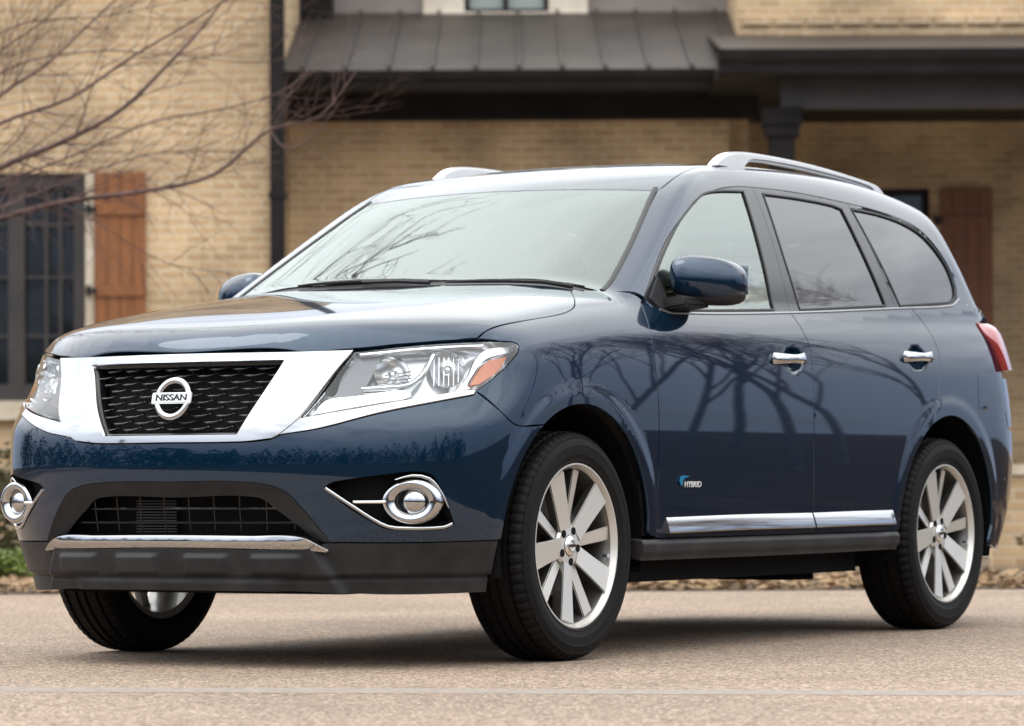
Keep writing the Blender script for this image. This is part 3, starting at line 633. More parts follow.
    P = cast([(.432,.524), (.50,.5245)], 'belt'); P = P-grad(P)*.02; MB().tube([tuple(p) for p in P], .0055, 8).build('fog_bar', SATIN, fr_, mirror=mir)
    fq = (.5545, .5262); aim = (.36, -1, .0)
    mb = MB(); lathe_at(mb, [(-.03, .098), (.002, .097), (.010, .090), (.0125, .078), (.010, .064), (.002, .053), (-.01, .050)], fq, 'belt', -.012, 48, .74, aim)
    fo = mb.build('fog_lamp', CHROME, CAR, 50, mirror=mir)
    mb = MB(); lathe_at(mb, [(-.03, .052), (.008, .050), (.010, .046), (.002, .042)], (.5605,.5255), 'belt', -.02, 40, .95, aim); mb.build('fog_barrel', GLOSSBLK, fo, 50, mirror=mir)
    mb = MB(); lathe_at(mb, [(.0, .042), (.008, .034), (.013, .020), (.015, .006)], (.5625,.5255), 'belt', -.018, 32, .95, aim); mb.build('fog_lens', CHROME, fo, 50, mirror=mir)
# --- body shell behind the seams, inner fenders, underbody
shell_l = [(0,.30,1), (0,.36)]
for mir, _ in SIDES:
    sh = conv([(.46,.40,1), (2.44,.40,1), (2.55,.70), (2.9,.85), (3.25,.70), (3.36,.42,1)], 'side', 'belt')+[(4.6,.42), (5.6,.42,1), (5.6,1.18,1), (4.6,1.20), (3.8,1.16), (2.7,1.14), (1.7,1.12), (1.58,1.05,1)]+conv([(.40,.66)], 'side', 'belt')
    panel('inner_shell', MATTBLK, sh, 'belt', CAR, off=-.022, h=.06, flange=0, mir=mir, gap=.0)
    for yc in (0, 2.9):
        pr = [(-.40, .40), (-.38, .47), (-.06, .468), (-.022, .463)]
        v = []; f = []
        aa = np.linspace(R_(-12), R_(192), 40)
        for dx, r in pr:
            for a in aa: v.append((.95+dx, yc+r*math.cos(a), .377+r*math.sin(a)))
        for i in range(len(pr)-1):
            for k in range(len(aa)-1): f.append((i*40+k, i*40+k+1, (i+1)*40+k+1, (i+1)*40+k))
        MB().add(v, f).build('wheel_well', MATTBLK, CAR, 60, mirror=mir)
mb = MB(); mb.box(-.80, .80, .52, 2.38, .24, .36); mb.box(-.55, .55, -.80, .52, .235, .60); mb.box(-.55, .55, 2.38, 3.6, .27, .62); mb.box(-.50, .50, 2.45, 2.62, .20, .40); mb.box(-.30, -.12, .6, 3.4, .21, .26)
mb.box(-.54, .54, -.78, -.55, .6, .95)
ub = mb.build('underbody', MATTBLK, CAR)
mb = MB()
for yc in (0, 2.9): mb.tube([(-.78, yc, .37), (.78, yc, .37)], .035, 10); mb.tube([(-.72, yc+.12, .27), (.72, yc+.12, .27)], .03, 8)
mb.build('axle', PLASTIC, ub)
# --- cabin
mb = MB(); mb.box(-.84, .84, .40, 3.4, .40, .46); mb.box(-.84, .84, .42, .70, .46, 1.08)
mb.build('cabin_floor', TRIMGREY, CAR)
mb = MB()
prof = [(.50, 1.165), (.62, 1.20), (.80, 1.205), (.96, 1.16), (1.02, 1.05), (.98, .85), (.7, .8), (.5, .9)]
mb.prism(prof, -.76, .76, 'yz'); dash = mb.build('dashboard', mat('dashboard_plastic', (.16, .15, .14), .65), CAR, 50, bevel=.015)
sw = torus(MB(), .185, .016, .016, 40, 10).add([(-.18,-.02,0), (.18,-.02,0), (.18,.02,0), (-.18,.02,0), (-.05,-.05,.02), (.05,-.05,.02), (.05,.05,.02), (-.05,.05,.02)], [(0,1,2,3), (4,5,6,7), (0,1,5,4), (2,3,7,6)])
sw.build('steering_wheel', SEAT, CAR, 60, xf=Matrix.Translation((.40, 1.06, 1.10)) @ Matrix.Rotation(R_(-65), 4, 'X'))
def seat(x, y, w_, wide=False):
    mb = MB(); mb.prism([(y-.25, .62), (y-.27, .74), (y-.2, .78), (y+.2, .74), (y+.25, .62)], x-w_, x+w_, 'yz')
    mb.prism([(y+.16, .70), (y+.13, .78), (y+.30, 1.28), (y+.38, 1.30), (y+.42, 1.22), (y+.28, .70)], x-w_, x+w_, 'yz')
    s_ = mb.build('seat', SEAT, CAR, 50, bevel=.035)
    for hx in ((x,) if not wide else (x-.4, x+.4)):
        m2 = MB().box(hx-.13, hx+.13, y+.34, y+.44, 1.33, 1.50); m2.tube([(hx, y+.38, 1.25), (hx, y+.39, 1.36)], .015, 6); m2.build('headrest', SEAT, s_, 50, bevel=.03)
seat(.38, 1.50, .25); seat(-.38, 1.50, .25); seat(0, 2.40, .66, True); seat(0, 3.1, .60, True)
m2 = MB().box(-.115, .115, 1.05, 1.075, 1.535, 1.60); m2.tube([(0, 1.06, 1.59), (0, 1.03, 1.625)], .01, 6); m2.build('rear_view_mirror', GLOSSBLK, CAR, 40, bevel=.006)
# --- wipers
for x0, x1, r_ in ((.72, .24, -.065), (.20, -.44, -.01)):
    P = cast([(x0+(x1-x0)*t, r_+.345+.32*(x0+(x1-x0)*t)**2+.015*math.sin(math.pi*t)+.02*t) for t in np.linspace(0, 1, 12)], 'top'); P = P+grad(P)*.006
    wp_ = MB().tube([tuple(p) for p in P], [.003, .005, .006, .007, .007, .007, .007, .007, .007, .006, .005, .003], 6).build('wiper', PLASTIC, CAR)
    P2 = cast([(x0-.02, r_+.31+.3*x0*x0), (x0+(x1-x0)*.25, r_+.33+.27*(x0*.75+x1*.25)**2), (x0+(x1-x0)*.5, r_+.352+.32*((x0+x1)/2)**2)], 'top'); P2 = P2+grad(P2)*np.array([.006, .012, .008])[:, None]
    MB().tube([tuple(p) for p in P2], [.008, .007, .005], 6).build('wiper_arm', PLASTIC, wp_)
# --- mirrors
def superell(c, r, e=(.55, .55), n=28, m=40, fn=None):
    sg = lambda a, p: math.copysign(abs(a)**p, a); v = []; f = []
    for i in range(n+1):
        a = -math.pi/2+math.pi*i/n
        for k in range(m):
            b = 2*math.pi*k/m; q = (r[0]*sg(math.cos(a), e[0])*sg(math.cos(b), e[1]), r[1]*sg(math.cos(a), e[0])*sg(math.sin(b), e[1]), r[2]*sg(math.sin(a), e[0]))
            if fn: q = fn(*q)
            v.append((q[0]+c[0], q[1]+c[1], q[2]+c[2]))
    for i in range(n):
        for k in range(m): f.append((i*m+k, i*m+(k+1) % m, (i+1)*m+(k+1) % m, (i+1)*m+k))
    return MB().add(v, f)
def mir_shape(x, y, z):
    t = x/.125                                  # outer end lower and set back, inner end full
    zz_ = z*(1-.13*max(t, 0)**2)-.008*t - (.010*t if z > 0 else 0); yy = y*(1-.25*max(t, 0))+.035*t
    if y < 0: yy *= 1.0-.25*(z/.09)**2 if abs(z) < .09 else .75
    return x, yy, zz_
for mir, _ in SIDES:
    mo = superell((.985, .855, 1.288), (.120, .085, .079), (.62, .62), fn=mir_shape).build('mirror', PAINT, CAR, 80, mirror=mir)
    superell((.982, .868, 1.247), (.112, .077, .050), (.6, .6), fn=mir_shape).build('mirror_base', PLASTIC, mo, 80, mirror=mir)
    MB().prism([(.875, 1.172), (.875, 1.212), (.95, 1.226), (.99, 1.215), (.99, 1.19), (.93, 1.182)], .68, .86, 'xz').build('mirror_arm', PLASTIC, mo, 50, bevel=.008, mirror=mir)
    panel('mirror_sail', PLASTIC, [(.60,-.437,1), (.705,-.355,1), (.735,-.472,1), (.645,-.478,1)], 'diag', CAR, off=.004, h=.02, mir=mir)
    MB().prism([(.92, 1.225), (.92, 1.345), (1.09, 1.335), (1.09, 1.235)], .942, .947, 'xz').build('mirror_glass', mat('mirror_silver', (.9, .9, .9), .02, 1.) if not mir else bpy.data.materials['mirror_silver'], mo, mirror=mir)
# --- roof rails
    top_ = [(1.575,1.745), (1.60,1.765), (1.66,1.796), (1.73,1.812), (1.806,1.819), (1.953,1.822), (2.2,1.819), (2.451,1.810), (2.72,1.793), (2.979,1.770), (3.03,1.752), (3.085,1.70)]
    low_ = [(3.00,1.70), (2.93,1.745), (2.85,1.757), (2.72,1.767), (2.45,1.781), (2.2,1.789), (1.95,1.790), (1.87,1.783), (1.84,1.765), (1.82,1.745)]
    ra = MB().prism([(p[0], p[1]) for p in resample(top_, .03, False)]+[(p[0], p[1]) for p in resample(low_, .03, False)], .582, .622, 'yz')
    ra.build('roof_rail', RAILM, CAR, 50, bevel=.010, mirror=mir)
# --- badge on the front door
BD = frame_at((1.80, .582), 'belt', .003)
text('hybrid_badge', 'HYBRID', .029, RAILM, CAR, BD @ Matrix.Translation((.016, -.007, .001)), .0012, 1.2, .15)
mb = MB(); mb.prism([(-.070, -.010), (-.080, .004), (-.074, .020), (-.055, .025), (-.010, .022), (-.048, .014), (-.060, .004), (-.062, -.010)], 0, .003, 'xy'); mb.build('badge_leaf', BADGEBLUE, CAR, 40, xf=BD)
# --- wheels
def wheel(yc, mir):
    s_ = -1 if mir else 1; xc = .835
    def fin(mb, name, m_, par, ang=40, bev=0):
        o = mb.build(name, m_, par, ang, bevel=bev, mirror=mir); return o
    mb = MB(); mb.lathe([(.096,.262), (.104,.2725), (.109,.2705), (.109,.266), (.101,.262), (.090,.254), (.03,.243), (-.09,.240), (-.10,.262)], 96)
    # hub
    mb.lathe([(.03,.075), (.070,.074), (.078,.066), (.080,.036), (.074,.034)], 48)
    whole = MB(); whole.v = list(mb.v); whole.f = list(mb.f)
    ph = 42 if not mir else 42
    def spoke(a_deg, w0, w1, f0, f1, th, twist=0.0):
        a = R_(a_deg); e = (math.cos(a), math.sin(a)); n_ = (-math.sin(a), math.cos(a)); v = []; st = []
        for r, wd, fx, tw in ((.055, w0, f0, 0), (.15, w0+(w1-w0)*.35, f0+(f1-f0)*.45, twist*.5), (.255, w1, f1, twist)):
            for k, (ss, dd) in enumerate(((-1, 0), (1, 0), (.75, -th), (-.75, -th))):
                yy = e[0]*r+n_[0]*(ss*wd+tw); zz_ = e[1]*r+n_[1]*(ss*wd+tw); st.append((fx+dd+(-.006 if dd == 0 and ss*twist > 0 else 0), yy, zz_))
        f = []
        for i in range(2):
            for k in range(4): f.append((i*4+k, i*4+(k+1) % 4, (i+1)*4+(k+1) % 4, (i+1)*4+k))
        f += [(0,1,2,3), (11,10,9,8)]
        return st, f
    SP = []
    def spk(st, f):
        q = MB().add(st, f).build('spoke', ALLOY, None, 30, bevel=.0035, mirror=mir); q.data.materials.append(ALLOYD); SP.append(q)
        for p in q.data.polygons:
            if abs(p.normal.x) < .5: p.material_index = 1
    for k in range(5):
        st, f = spoke(ph+72*k, .034, .047, .083, .100, .045, .008); spk(st, f)
        st, f = spoke(ph+40+72*k, .019, .025, .066, .086, .035, -.006); spk(st, f)
    o = whole.build('wheel', ALLOY, CAR, 30, bevel=0, mirror=mir)
    o.data.materials.append(ALLOYD)
    for p in o.data.polygons:
        c = p.center; r = math.hypot(c.y, c.z); ax_ = abs(p.normal.x)
        if r < .256 and ax_ < .55: p.material_index = 1
        if r < .256 and abs(c.x) < .04: p.material_index = 1
    o.location = (s_*xc, yc, .377)
    for q in SP: q.parent = o
    t = MB(); pr = [(.098,.262), (.107,.271), (.112,.277), (.1125,.280), (.1115,.2815), (.1165,.298), (.1172,.2995), (.1172,.302), (.1187,.318), (.1182,.326), (.1196,.328), (.1190,.331), (.1160,.340), (.1110,.352), (.1115,.3545), (.1085,.357), (.1035,.363), (.0945,.3705), (.082,.3745), (.073,.376)]
    pr += [(.071,.368), (.060,.368), (.058,.3765), (.026,.377), (.024,.369), (.012,.369), (.010,.377), (0,.377)]
    pr2 = [(-a, r) for a, r in pr[::-1][1:]]
    t.lathe(pr+pr2, 210)
    for i, q in enumerate(t.v):          # cut the shoulder blocks of the tread
        a_, k = abs(q[0]), i % 210
        if .057 < a_ < .1090 and math.hypot(q[1], q[2]) > .3555 and (k+(1 if q[0] > 0 else 0)) % 3 == 0:
            f_ = 1-.0055/math.hypot(q[1], q[2]); t.v[i] = (q[0], q[1]*f_, q[2]*f_)
    to = fin(t, 'tyre', TYRE, o, 22)
    d = MB().lathe([(.0,.06), (.0,.165), (-.025,.165), (-.025,.06)], 64); fin(d, 'brake_disc', STEEL, o)
    c = MB(); aa = np.linspace(R_(150), R_(215), 10); pv = [(r*math.cos(a), r*math.sin(a)) for r, A in ((.185, aa), (.12, aa[::-1])) for a in A]; c.prism(pv, .015, -.05, 'yz'); fin(c, 'brake_caliper', STEEL, o, bev=.004)
    b_ = MB().lathe([(-.06,.17), (-.06,.05)], 48); fin(b_, 'dust_shield', MATTBLK, o)
    hc = MB().lathe([(.070,.0335), (.082,.033), (.086,.028), (.087,.001)], 32); ho = fin(hc, 'hub_cap', SATIN, o)
    tr = MB(); v0 = len(tr.v); torus(tr, .018, .003, .003, 28, 8); tr.v = [(q[2]+.0875, q[0], q[1]) for q in tr.v]; tr.box(.0875, .090, -.0235, .0235, -.0045, .0045); fin(tr, 'hub_emblem', CHROME, ho, 60)
    for k in range(5):
        a = R_(ph+20+72*k); fin(MB().lathe([(.070,.0135), (.0815,.013), (.0815,.001)], 14, 'x', (0, .0535*math.cos(a), .0535*math.sin(a))), 'lug_pocket', MATTBLK, o)
    va = MB().tube([(.085, .215*math.cos(R_(-10)), .215*math.sin(R_(-10))), (.108, .21*math.cos(R_(-10)), .21*math.sin(R_(-10)))], .006, 8); fin(va, 'valve', SATIN, o)
    return o
for yc in (0, 2.9):
    for mir, _ in SIDES: wheel(yc, mir)
# ---------------------------------------------------------------- the place
def wpos(r, d, z=0.): return Vector((CX+RGT[0]*r+FWD[0]*d, CY+RGT[1]*r+FWD[1]*d, z))     # r metres right of, d metres beyond the viewpoint
def vloc(name, r=0, d=0, z=0): return empty(name, wpos(r, d, z), TH)
def brickmat(name, c1, c2, mo, sc=1.):
    m = mat(name, c1, .85); t, n, l, b = nodes(m); tc = n('ShaderNodeTexCoord'); sp = n('ShaderNodeSeparateXYZ'); l(tc.outputs['Object'], sp.inputs[0])
    ad = n('ShaderNodeMath'); l(sp.outputs[0], ad.inputs[0]); l(sp.outputs[1], ad.inputs[1]); cb = n('ShaderNodeCombineXYZ'); l(ad.outputs[0], cb.inputs[0]); l(sp.outputs[2], cb.inputs[1])
    br = n('ShaderNodeTexBrick'); l(cb.outputs[0], br.inputs['Vector']); br.inputs['Scale'].default_value = 1
    br.inputs['Brick Width'].default_value = .215*sc; br.inputs['Row Height'].default_value = .075*sc; br.inputs['Mortar Size'].default_value = .013*sc; br.inputs['Mortar Smooth'].default_value = .2; br.inputs['Bias'].default_value = -.1
    br.inputs['Color1'].default_value = (*c1, 1); br.inputs['Color2'].default_value = (*c2, 1); br.inputs['Mortar'].default_value = (*mo, 1)
    no = n('ShaderNodeTexNoise'); no.inputs['Scale'].default_value = 1.3; no.inputs['Detail'].default_value = 7; l(cb.outputs[0], no.inputs['Vector'])
    rp = n('ShaderNodeValToRGB'); l(no.outputs[0], rp.inputs[0]); rp.color_ramp.elements[0].position = .3; rp.color_ramp.elements[0].color = (.62, .60, .58, 1); rp.color_ramp.elements[1].position = .62; rp.color_ramp.elements[1].color = (1.1, 1.08, 1.04, 1)
    mx = n('ShaderNodeMix'); mx.data_type = 'RGBA'; mx.blend_type = 'MULTIPLY'; mx.inputs[0].default_value = 1; l(br.outputs[0], mx.inputs[6]); l(rp.outputs[0], mx.inputs[7]); l(mx.outputs[2], b.inputs['Base Color'])
    bp = n('ShaderNodeBump'); bp.inputs['Strength'].default_value = .7; bp.inputs['Distance'].default_value = .012; bp.invert = True; l(br.outputs['Fac'], bp.inputs['Height']); l(bp.outputs[0], b.inputs['Normal'])
    return m
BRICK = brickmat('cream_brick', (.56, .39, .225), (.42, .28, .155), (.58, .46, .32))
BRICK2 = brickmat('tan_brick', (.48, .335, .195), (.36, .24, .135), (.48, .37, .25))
STONE = noise_mix(mat('cut_stone', (.5, .42, .32), .8), (.44, .36, .26), (.58, .5, .4), 6, bump=.2)
DARKTRIM = noise_mix(mat('dark_bronze_trim', (.025, .022, .022), .6, spec=.12), (.011, .0095, .0095), (.018, .0155, .0155), 3)
TAUPE = noise_mix(mat('taupe_board', (.22, .19, .175), .7), (.2, .17, .155), (.25, .22, .2), 3)
WHITETRIM = noise_mix(mat('cream_trim', (.62, .55, .45), .6), (.55, .47, .38), (.68, .62, .52), 3)
METALROOF = noise_mix(mat('standing_seam_metal', (.075, .062, .056), .55, .1, spec=.2), (.026, .020, .017), (.046, .036, .030), 1.2, bump=.05)
WOOD = noise_mix(mat('stained_wood', (.26, .085, .03), .6), (.15, .050, .013), (.29, .104, .027), 3, 8, .65, .3, .7, vec=(9, 9, .7))
WOOD2 = noise_mix(mat('weathered_red_wood', (.10, .035, .02), .7), (.13, .05, .026), (.21, .085, .045), 3, 8, .65, .3, .7, vec=(9, 9, .7))
IRON = mat('black_iron', (.015, .014, .014), .5, .5)
PANE = mat('dark_pane', (.012, .014, .015), .04, 0, .0)
BARK = noise_mix(mat('bark', (.06, .045, .038), .9), (.045, .032, .027), (.10, .075, .06), 12, bump=.4)
TWIG = noise_mix(mat('twig_bark', (.06, .04, .035), .8), (.050, .027, .024), (.130, .070, .058), 9)
def road_mat():
    m = mat('exposed_aggregate', (.4, .3, .25), .86); t, n, l, b = nodes(m); tc = n('ShaderNodeTexCoord')
    v = n('ShaderNodeTexVoronoi'); v.inputs['Scale'].default_value = 115; l(tc.outputs['Object'], v.inputs['Vector'])
    rp = n('ShaderNodeValToRGB'); sx = n('ShaderNodeSeparateColor'); l(v.outputs['Color'], sx.inputs[0]); l(sx.outputs[0], rp.inputs[0]); e = rp.color_ramp.elements
    e[0].position = 0; e[0].color = (.07, .052, .040, 1); e[1].position = 1; e[1].color = (.60, .50, .40, 1)
    for p_, c_ in ((.30, (.20, .142, .102)), (.62, (.29, .208, .150)), (.85, (.38, .285, .215))): q = e.new(p_); q.color = (*c_, 1)
    no = n('ShaderNodeTexNoise'); no.inputs['Scale'].default_value = .55; no.inputs['Detail'].default_value = 9; no.inputs['Roughness'].default_value = .62; l(tc.outputs['Object'], no.inputs['Vector'])
    r2 = n('ShaderNodeValToRGB'); l(no.outputs[0], r2.inputs[0]); r2.color_ramp.elements[0].position = .32; r2.color_ramp.elements[0].color = (.70, .675, .66, 1); r2.color_ramp.elements[1].position = .66; r2.color_ramp.elements[1].color = (1.06, 1.03, 1.0, 1)
    mx = n('ShaderNodeMix'); mx.data_type = 'RGBA'; mx.blend_type = 'MULTIPLY'; mx.inputs[0].default_value = 1; l(rp.outputs[0], mx.inputs[6]); l(r2.outputs[0], mx.inputs[7]); l(mx.outputs[2], b.inputs['Base Color'])
    bp = n('ShaderNodeBump'); bp.inputs['Strength'].default_value = .9; bp.inputs['Distance'].default_value = .006; l(v.outputs['Distance'], bp.inputs['Height']); bp.invert = True; l(bp.outputs[0], b.inputs['Normal'])
    return m
# ground, road, mulch, lawn
def sheet(name, r0, r1, d0, d1, z, material, n=1):
    mb = MB(); rr = np.linspace(r0, r1, n+1); dd = np.linspace(d0, d1, n+1)
    v = [(r, d, z) for d in dd for r in rr]; f = [(j*(n+1)+i, j*(n+1)+i+1, (j+1)*(n+1)+i+1, (j+1)*(n+1)+i) for j in range(n) for i in range(n)]
    o = mb.add(v, f).build(name, material); o.location = wpos(0, 0); o.rotation_euler = (0, 0, TH); return o
GRASSM = noise_mix(mat('winter_lawn', (.12, .10, .05), .95, spec=.0), (.028, .019, .013), (.060, .040, .026), 1.5, 8, .7, bump=.6, bscale=60, bdist=.03)
tag(sheet('ground', -600, 600, -600, 600, -.012, GRASSM), kind='structure')
road = sheet('road', -70, 3.4, 3.2, 20.3, 0., road_mat()); tag(road, kind='structure')
tag(sheet('road_joint', -12, 2.2, -.13, .13, .0008, noise_mix(mat('joint_sealer', (.30, .26, .24), .8), (.15, .122, .102), (.275, .225, .188), 24, 8, .7)), kind='structure')
bpy.data.objects['road_joint'].location = wpos(0, 10.62, 0); bpy.data.objects['road_joint'].rotation_euler = (0, 0, TH-.16)
MULCH = noise_mix(mat('bark_mulch', (.09, .06, .04), .95), (.05, .032, .022), (.20, .14, .085), 16, 8, .7, bump=1., bscale=45, bdist=.04)
mul = sheet('mulch_bed', -60, 5.2, 20.28, 37, .004, MULCH); tag(mul, kind='structure')
def leaf_scatter(name, n, rf, size, material, label, kind='stuff'):
    v = []; f = []
    for i in range(n):
        r, d, z = rf(); p = Vector((r, d, z)); s = size*random.uniform(.6, 1.3)
        M_ = Matrix.Rotation(random.uniform(0, 6.28), 3, 'Z') @ Matrix.Rotation(random.uniform(-1.2, 1.2), 3, 'X')
        k = len(v); v += [p+M_ @ Vector(q)*s for q in ((-.5,0,0), (0,-.28,.05), (.5,0,0), (0,.28,.05))]; f.append((k, k+1, k+2, k+3))
    mb = MB(); mb.v = [tuple(q) for q in v]; mb.f = f
    me = bpy.data.meshes.new(name); me.from_pydata(mb.v, [], mb.f); o = link(name, me, material); o.location = wpos(0, 0); o.rotation_euler = (0, 0, TH)
    return tag(o, label, None, None, kind)
tag(sheet('bounce_sheet', -1.9, 9, 28.5, 34.6, .02, noise_mix(mat('pale_bounce', (.5, .45, .38), .85), (.46, .40, .33), (.60, .53, .45), 2.5)), kind='structure')  # unseen pale sheet, added to bounce light up onto the porch wall
LEAFB = noise_mix(mat('dry_leaf', (.25, .15, .08), .9), (.12, .07, .04), (.36, .24, .13), 3)
leaf_scatter('leaf_litter', 9000, lambda: (random.uniform(-7, 8), 20.3+abs(random.gauss(0, .8)), random.uniform(.0, .07)), .07, LEAFB, 'brown leaf litter and mulch along the road edge')
# ---- walls with openings
def wall(mb, r0, r1, z0, z1, d0, d1, holes=()):
    xs = sorted({r0, r1, *[h for q in holes for h in q[:2]]}); zs = sorted({z0, z1, *[h for q in holes for h in q[2:]]})
    for i in range(len(xs)-1):
        for j in range(len(zs)-1):
            cx_, cz_ = (xs[i]+xs[i+1])/2, (zs[j]+zs[j+1])/2
            if any(q[0] < cx_ < q[1] and q[2] < cz_ < q[3] for q in holes): continue
            mb.box(xs[i], xs[i+1], d0, d1, zs[j], zs[j+1])
    return mb
def merged(mb, name, m_, par):
    me = bpy.data.meshes.new(name); me.from_pydata(mb.v, [], mb.f); bm = bmesh.new(); bm.from_mesh(me)
    bmesh.ops.remove_doubles(bm, verts=bm.verts, dist=.0005)
    seen = {}
    for f in bm.faces: seen.setdefault(tuple(sorted(v.index for v in f.verts)), []).append(f)
    bm.verts.index_update()
    dead = [f for q in seen.values() if len(q) > 1 for f in q]
    bmesh.ops.delete(bm, geom=dead, context='FACES'); bmesh.ops.recalc_face_normals(bm, faces=bm.faces); bm.to_mesh(me); bm.free()
    return link(name, me, m_, par)
# one house: a cream brick wing, a recessed porch side, and a lower porch to the right
house = tag(vloc('brick_house'), 'cream brick house with dark metal porch roofs standing behind the suv', 'house')
WIN = (-4.75, -3.61, 1.30, 3.23)
wing = merged(wall(MB(), -12, -2.05, 0, 6.4, 32, 32.35, [WIN]), 'wing_wall', BRICK, house)
merged(wall(MB(), -2.40, -2.05, 0, 6.4, 32.351, 37), 'wing_side_wall', BRICK, house)
merged(wall(MB(), -2.04, 2.0, 0, 4.05, 34.62, 34.9), 'porch_wall', BRICK, house)
# window of the wing: dark frame, mullions, panes, stone sill and jamb
wf = MB(); r0, r1, z0, z1 = WIN
for a, b in ((r0, r0+.16), (-4.27, -4.13), (r1-.10, r1)): wf.box(a, b, 32.05, 32.14, z0, z1)
wf.box(r0+.16, r1-.10, 32.052, 32.138, z1-.12, z1); wf.box(r0+.16, r1-.10, 32.052, 32.138, z0, z0+.14)
for c in (-3.95, -3.83): wf.box(c-.015, c+.015, 32.08, 32.13, z0+.14, z1-.12)
for zz_ in (1.85, 2.35, 2.8): wf.box(r0+.16, r1-.10, 32.085, 32.125, zz_-.012, zz_+.012)
wo_ = wf.build('window', noise_mix(mat('brown_window_frame', (.05, .042, .04), .5), (.024, .019, .018), (.04, .032, .03), 3), house)
MB().box(r0+.02, r1-.02, 32.145, 32.16, z0+.02, z1-.02).build('pane', PANE, wo_)
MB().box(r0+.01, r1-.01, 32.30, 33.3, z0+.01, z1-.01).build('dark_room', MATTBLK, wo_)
MB().box(-5.0, -3.52, 31.90, 32.06, 1.14, 1.298).build('sill', STONE, wo_)
MB().box(-3.608, -3.535, 31.985, 32.03, 1.30, 3.24).build('jamb', STONE, wo_)
def shutter(r0, r1, z0, z1, d, m_, name='shutter'):
    mb = MB(); n = 4; w_ = (r1-r0)/n
    for i in range(n): mb.box(r0+i*w_+.003, r0+(i+1)*w_-.003, d-.03, d, z0, z1)
    s_ = mb.build(name, m_, house)
    MB().box(r0+.01, r1-.01, d-.052, d-.031, z1-.36, z1-.27).build('batten', m_, s_); MB().box(r0+.01, r1-.01, d-.052, d-.031, z0+.26, z0+.35).build('batten', m_, s_)
    for zz_ in (z1-.315, z0+.305): MB().box(r0-.07, r0+.02, d-.066, d-.053, zz_-.022, zz_+.022).tube([(r0-.045, d-.06, zz_-.05), (r0-.045, d-.06, zz_+.05)], .018, 8).build('hinge', IRON, s_)
    return s_
shutter(-3.53, -3.09, 1.92, 3.23, 31.995, WOOD)
# downspout at the corner of the wing
dsp = tag(vloc('downspout', -1.975, 31.93, 0), 'dark square downspout running down the corner of the cream brick wing', 'downspout')
MB().box(-.062, .062, -.05, .05, .1, 8).build('pipe', DARKTRIM, dsp, bevel=.012)
for zz_ in (1.2, 3.0, 4.8): MB().box(-.075, .075, -.062, .062, zz_, zz_+.05).build('strap', DARKTRIM, dsp)
# porch roof of standing-seam metal
def slope(r0, r1, d0, z0, d1, z1, th, name, par):
    return MB().add([(r0,d0,z0), (r1,d0,z0), (r1,d1,z1), (r0,d1,z1), (r0,d0,z0-th), (r1,d0,z0-th), (r1,d1,z1-th), (r0,d1,z1-th)], [(0,1,2,3), (7,6,5,4), (0,4,5,1), (1,5,6,2), (2,6,7,3), (3,7,4,0)]).build(name, METALROOF, par)
rf = slope(-2.03, 2.3, 33.45, 4.245, 37.0, 5.20, .05, 'porch_roof', house)
mb = MB()
for i in range(11):
    r = -1.85+i*.385; mb.add([(r-.014,33.45,4.25), (r+.014,33.45,4.25), (r+.014,36.99,5.20), (r-.014,36.99,5.20), (r-.014,33.45,4.285), (r+.014,33.45,4.285), (r+.014,36.99,5.235), (r-.014,36.99,5.235)], [(0,1,2,3), (4,5,6,7), (0,1,5,4), (1,2,6,5), (2,3,7,6), (3,0,4,7)])
mb.build('roof_seam', METALROOF, rf)
def gutter(r0, r1, d, z0, z1, name, par):
    h_ = z1-z0
    return MB().prism([(d, z0), (d-.05, z0+.02), (d-.06, z0+h_*.45), (d-.10, z0+h_*.6), (d-.115, z1-.015), (d-.115, z1), (d-.10, z1), (d-.095, z1-.02), (d, z1-.02)], r0, r1, 'yz').build(name, DARKTRIM, par)
gutter(-2.02, 1.80, 33.44, 4.06, 4.235, 'gutter', house)
MB().box(-2.02, 2.0, 33.46, 34.9, 4.12, 4.19).build('soffit', DARKTRIM, house)
MB().box(-2.02, 2.25, 34.4, 34.6, 3.90, 4.118).build('beam', DARKTRIM, house)
# boards above the roof and the upper window
MB().box(-2.04, -1.732, 36.6, 37.2, 4.5, 6.4).build('shade_panel', DARKTRIM, house); MB().box(1.99, 2.20, 34.92, 37.0, 0, 4.05).build('porch_return', BRICK2, house)  # first box: dark colour standing in for the deep shade beside the boards
ub_ = MB(); wall(ub_, -1.73, 2.13, 4.9, 6.5, 37.05, 37.3, [(-.62, .55, 5.2, 6.3)]); merged(ub_, 'board_wall', TAUPE, house)
uw = MB(); uw.box(-.85, .76, 36.93, 37.049, 5.10, 5.20); uw.box(-.85, -.45, 36.95, 37.048, 5.201, 7); uw.box(.38, .76, 36.95, 37.048, 5.201, 7)
uo = uw.build('window', WHITETRIM, house)
MB().box(-.449, .379, 36.99, 37.047, 5.201, 5.235).box(-.07, -.02, 36.99, 37.047, 5.236, 7).box(-.449, -.40, 36.99, 37.047, 5.236, 7).box(.33, .379, 36.99, 37.047, 5.236, 7).build('sash', DARKTRIM, uo)
MB().box(-.41, .34, 37.06, 37.08, 5.22, 7).build('pane', mat('curtained_pane', (.30, .34, .31), .05), uo)
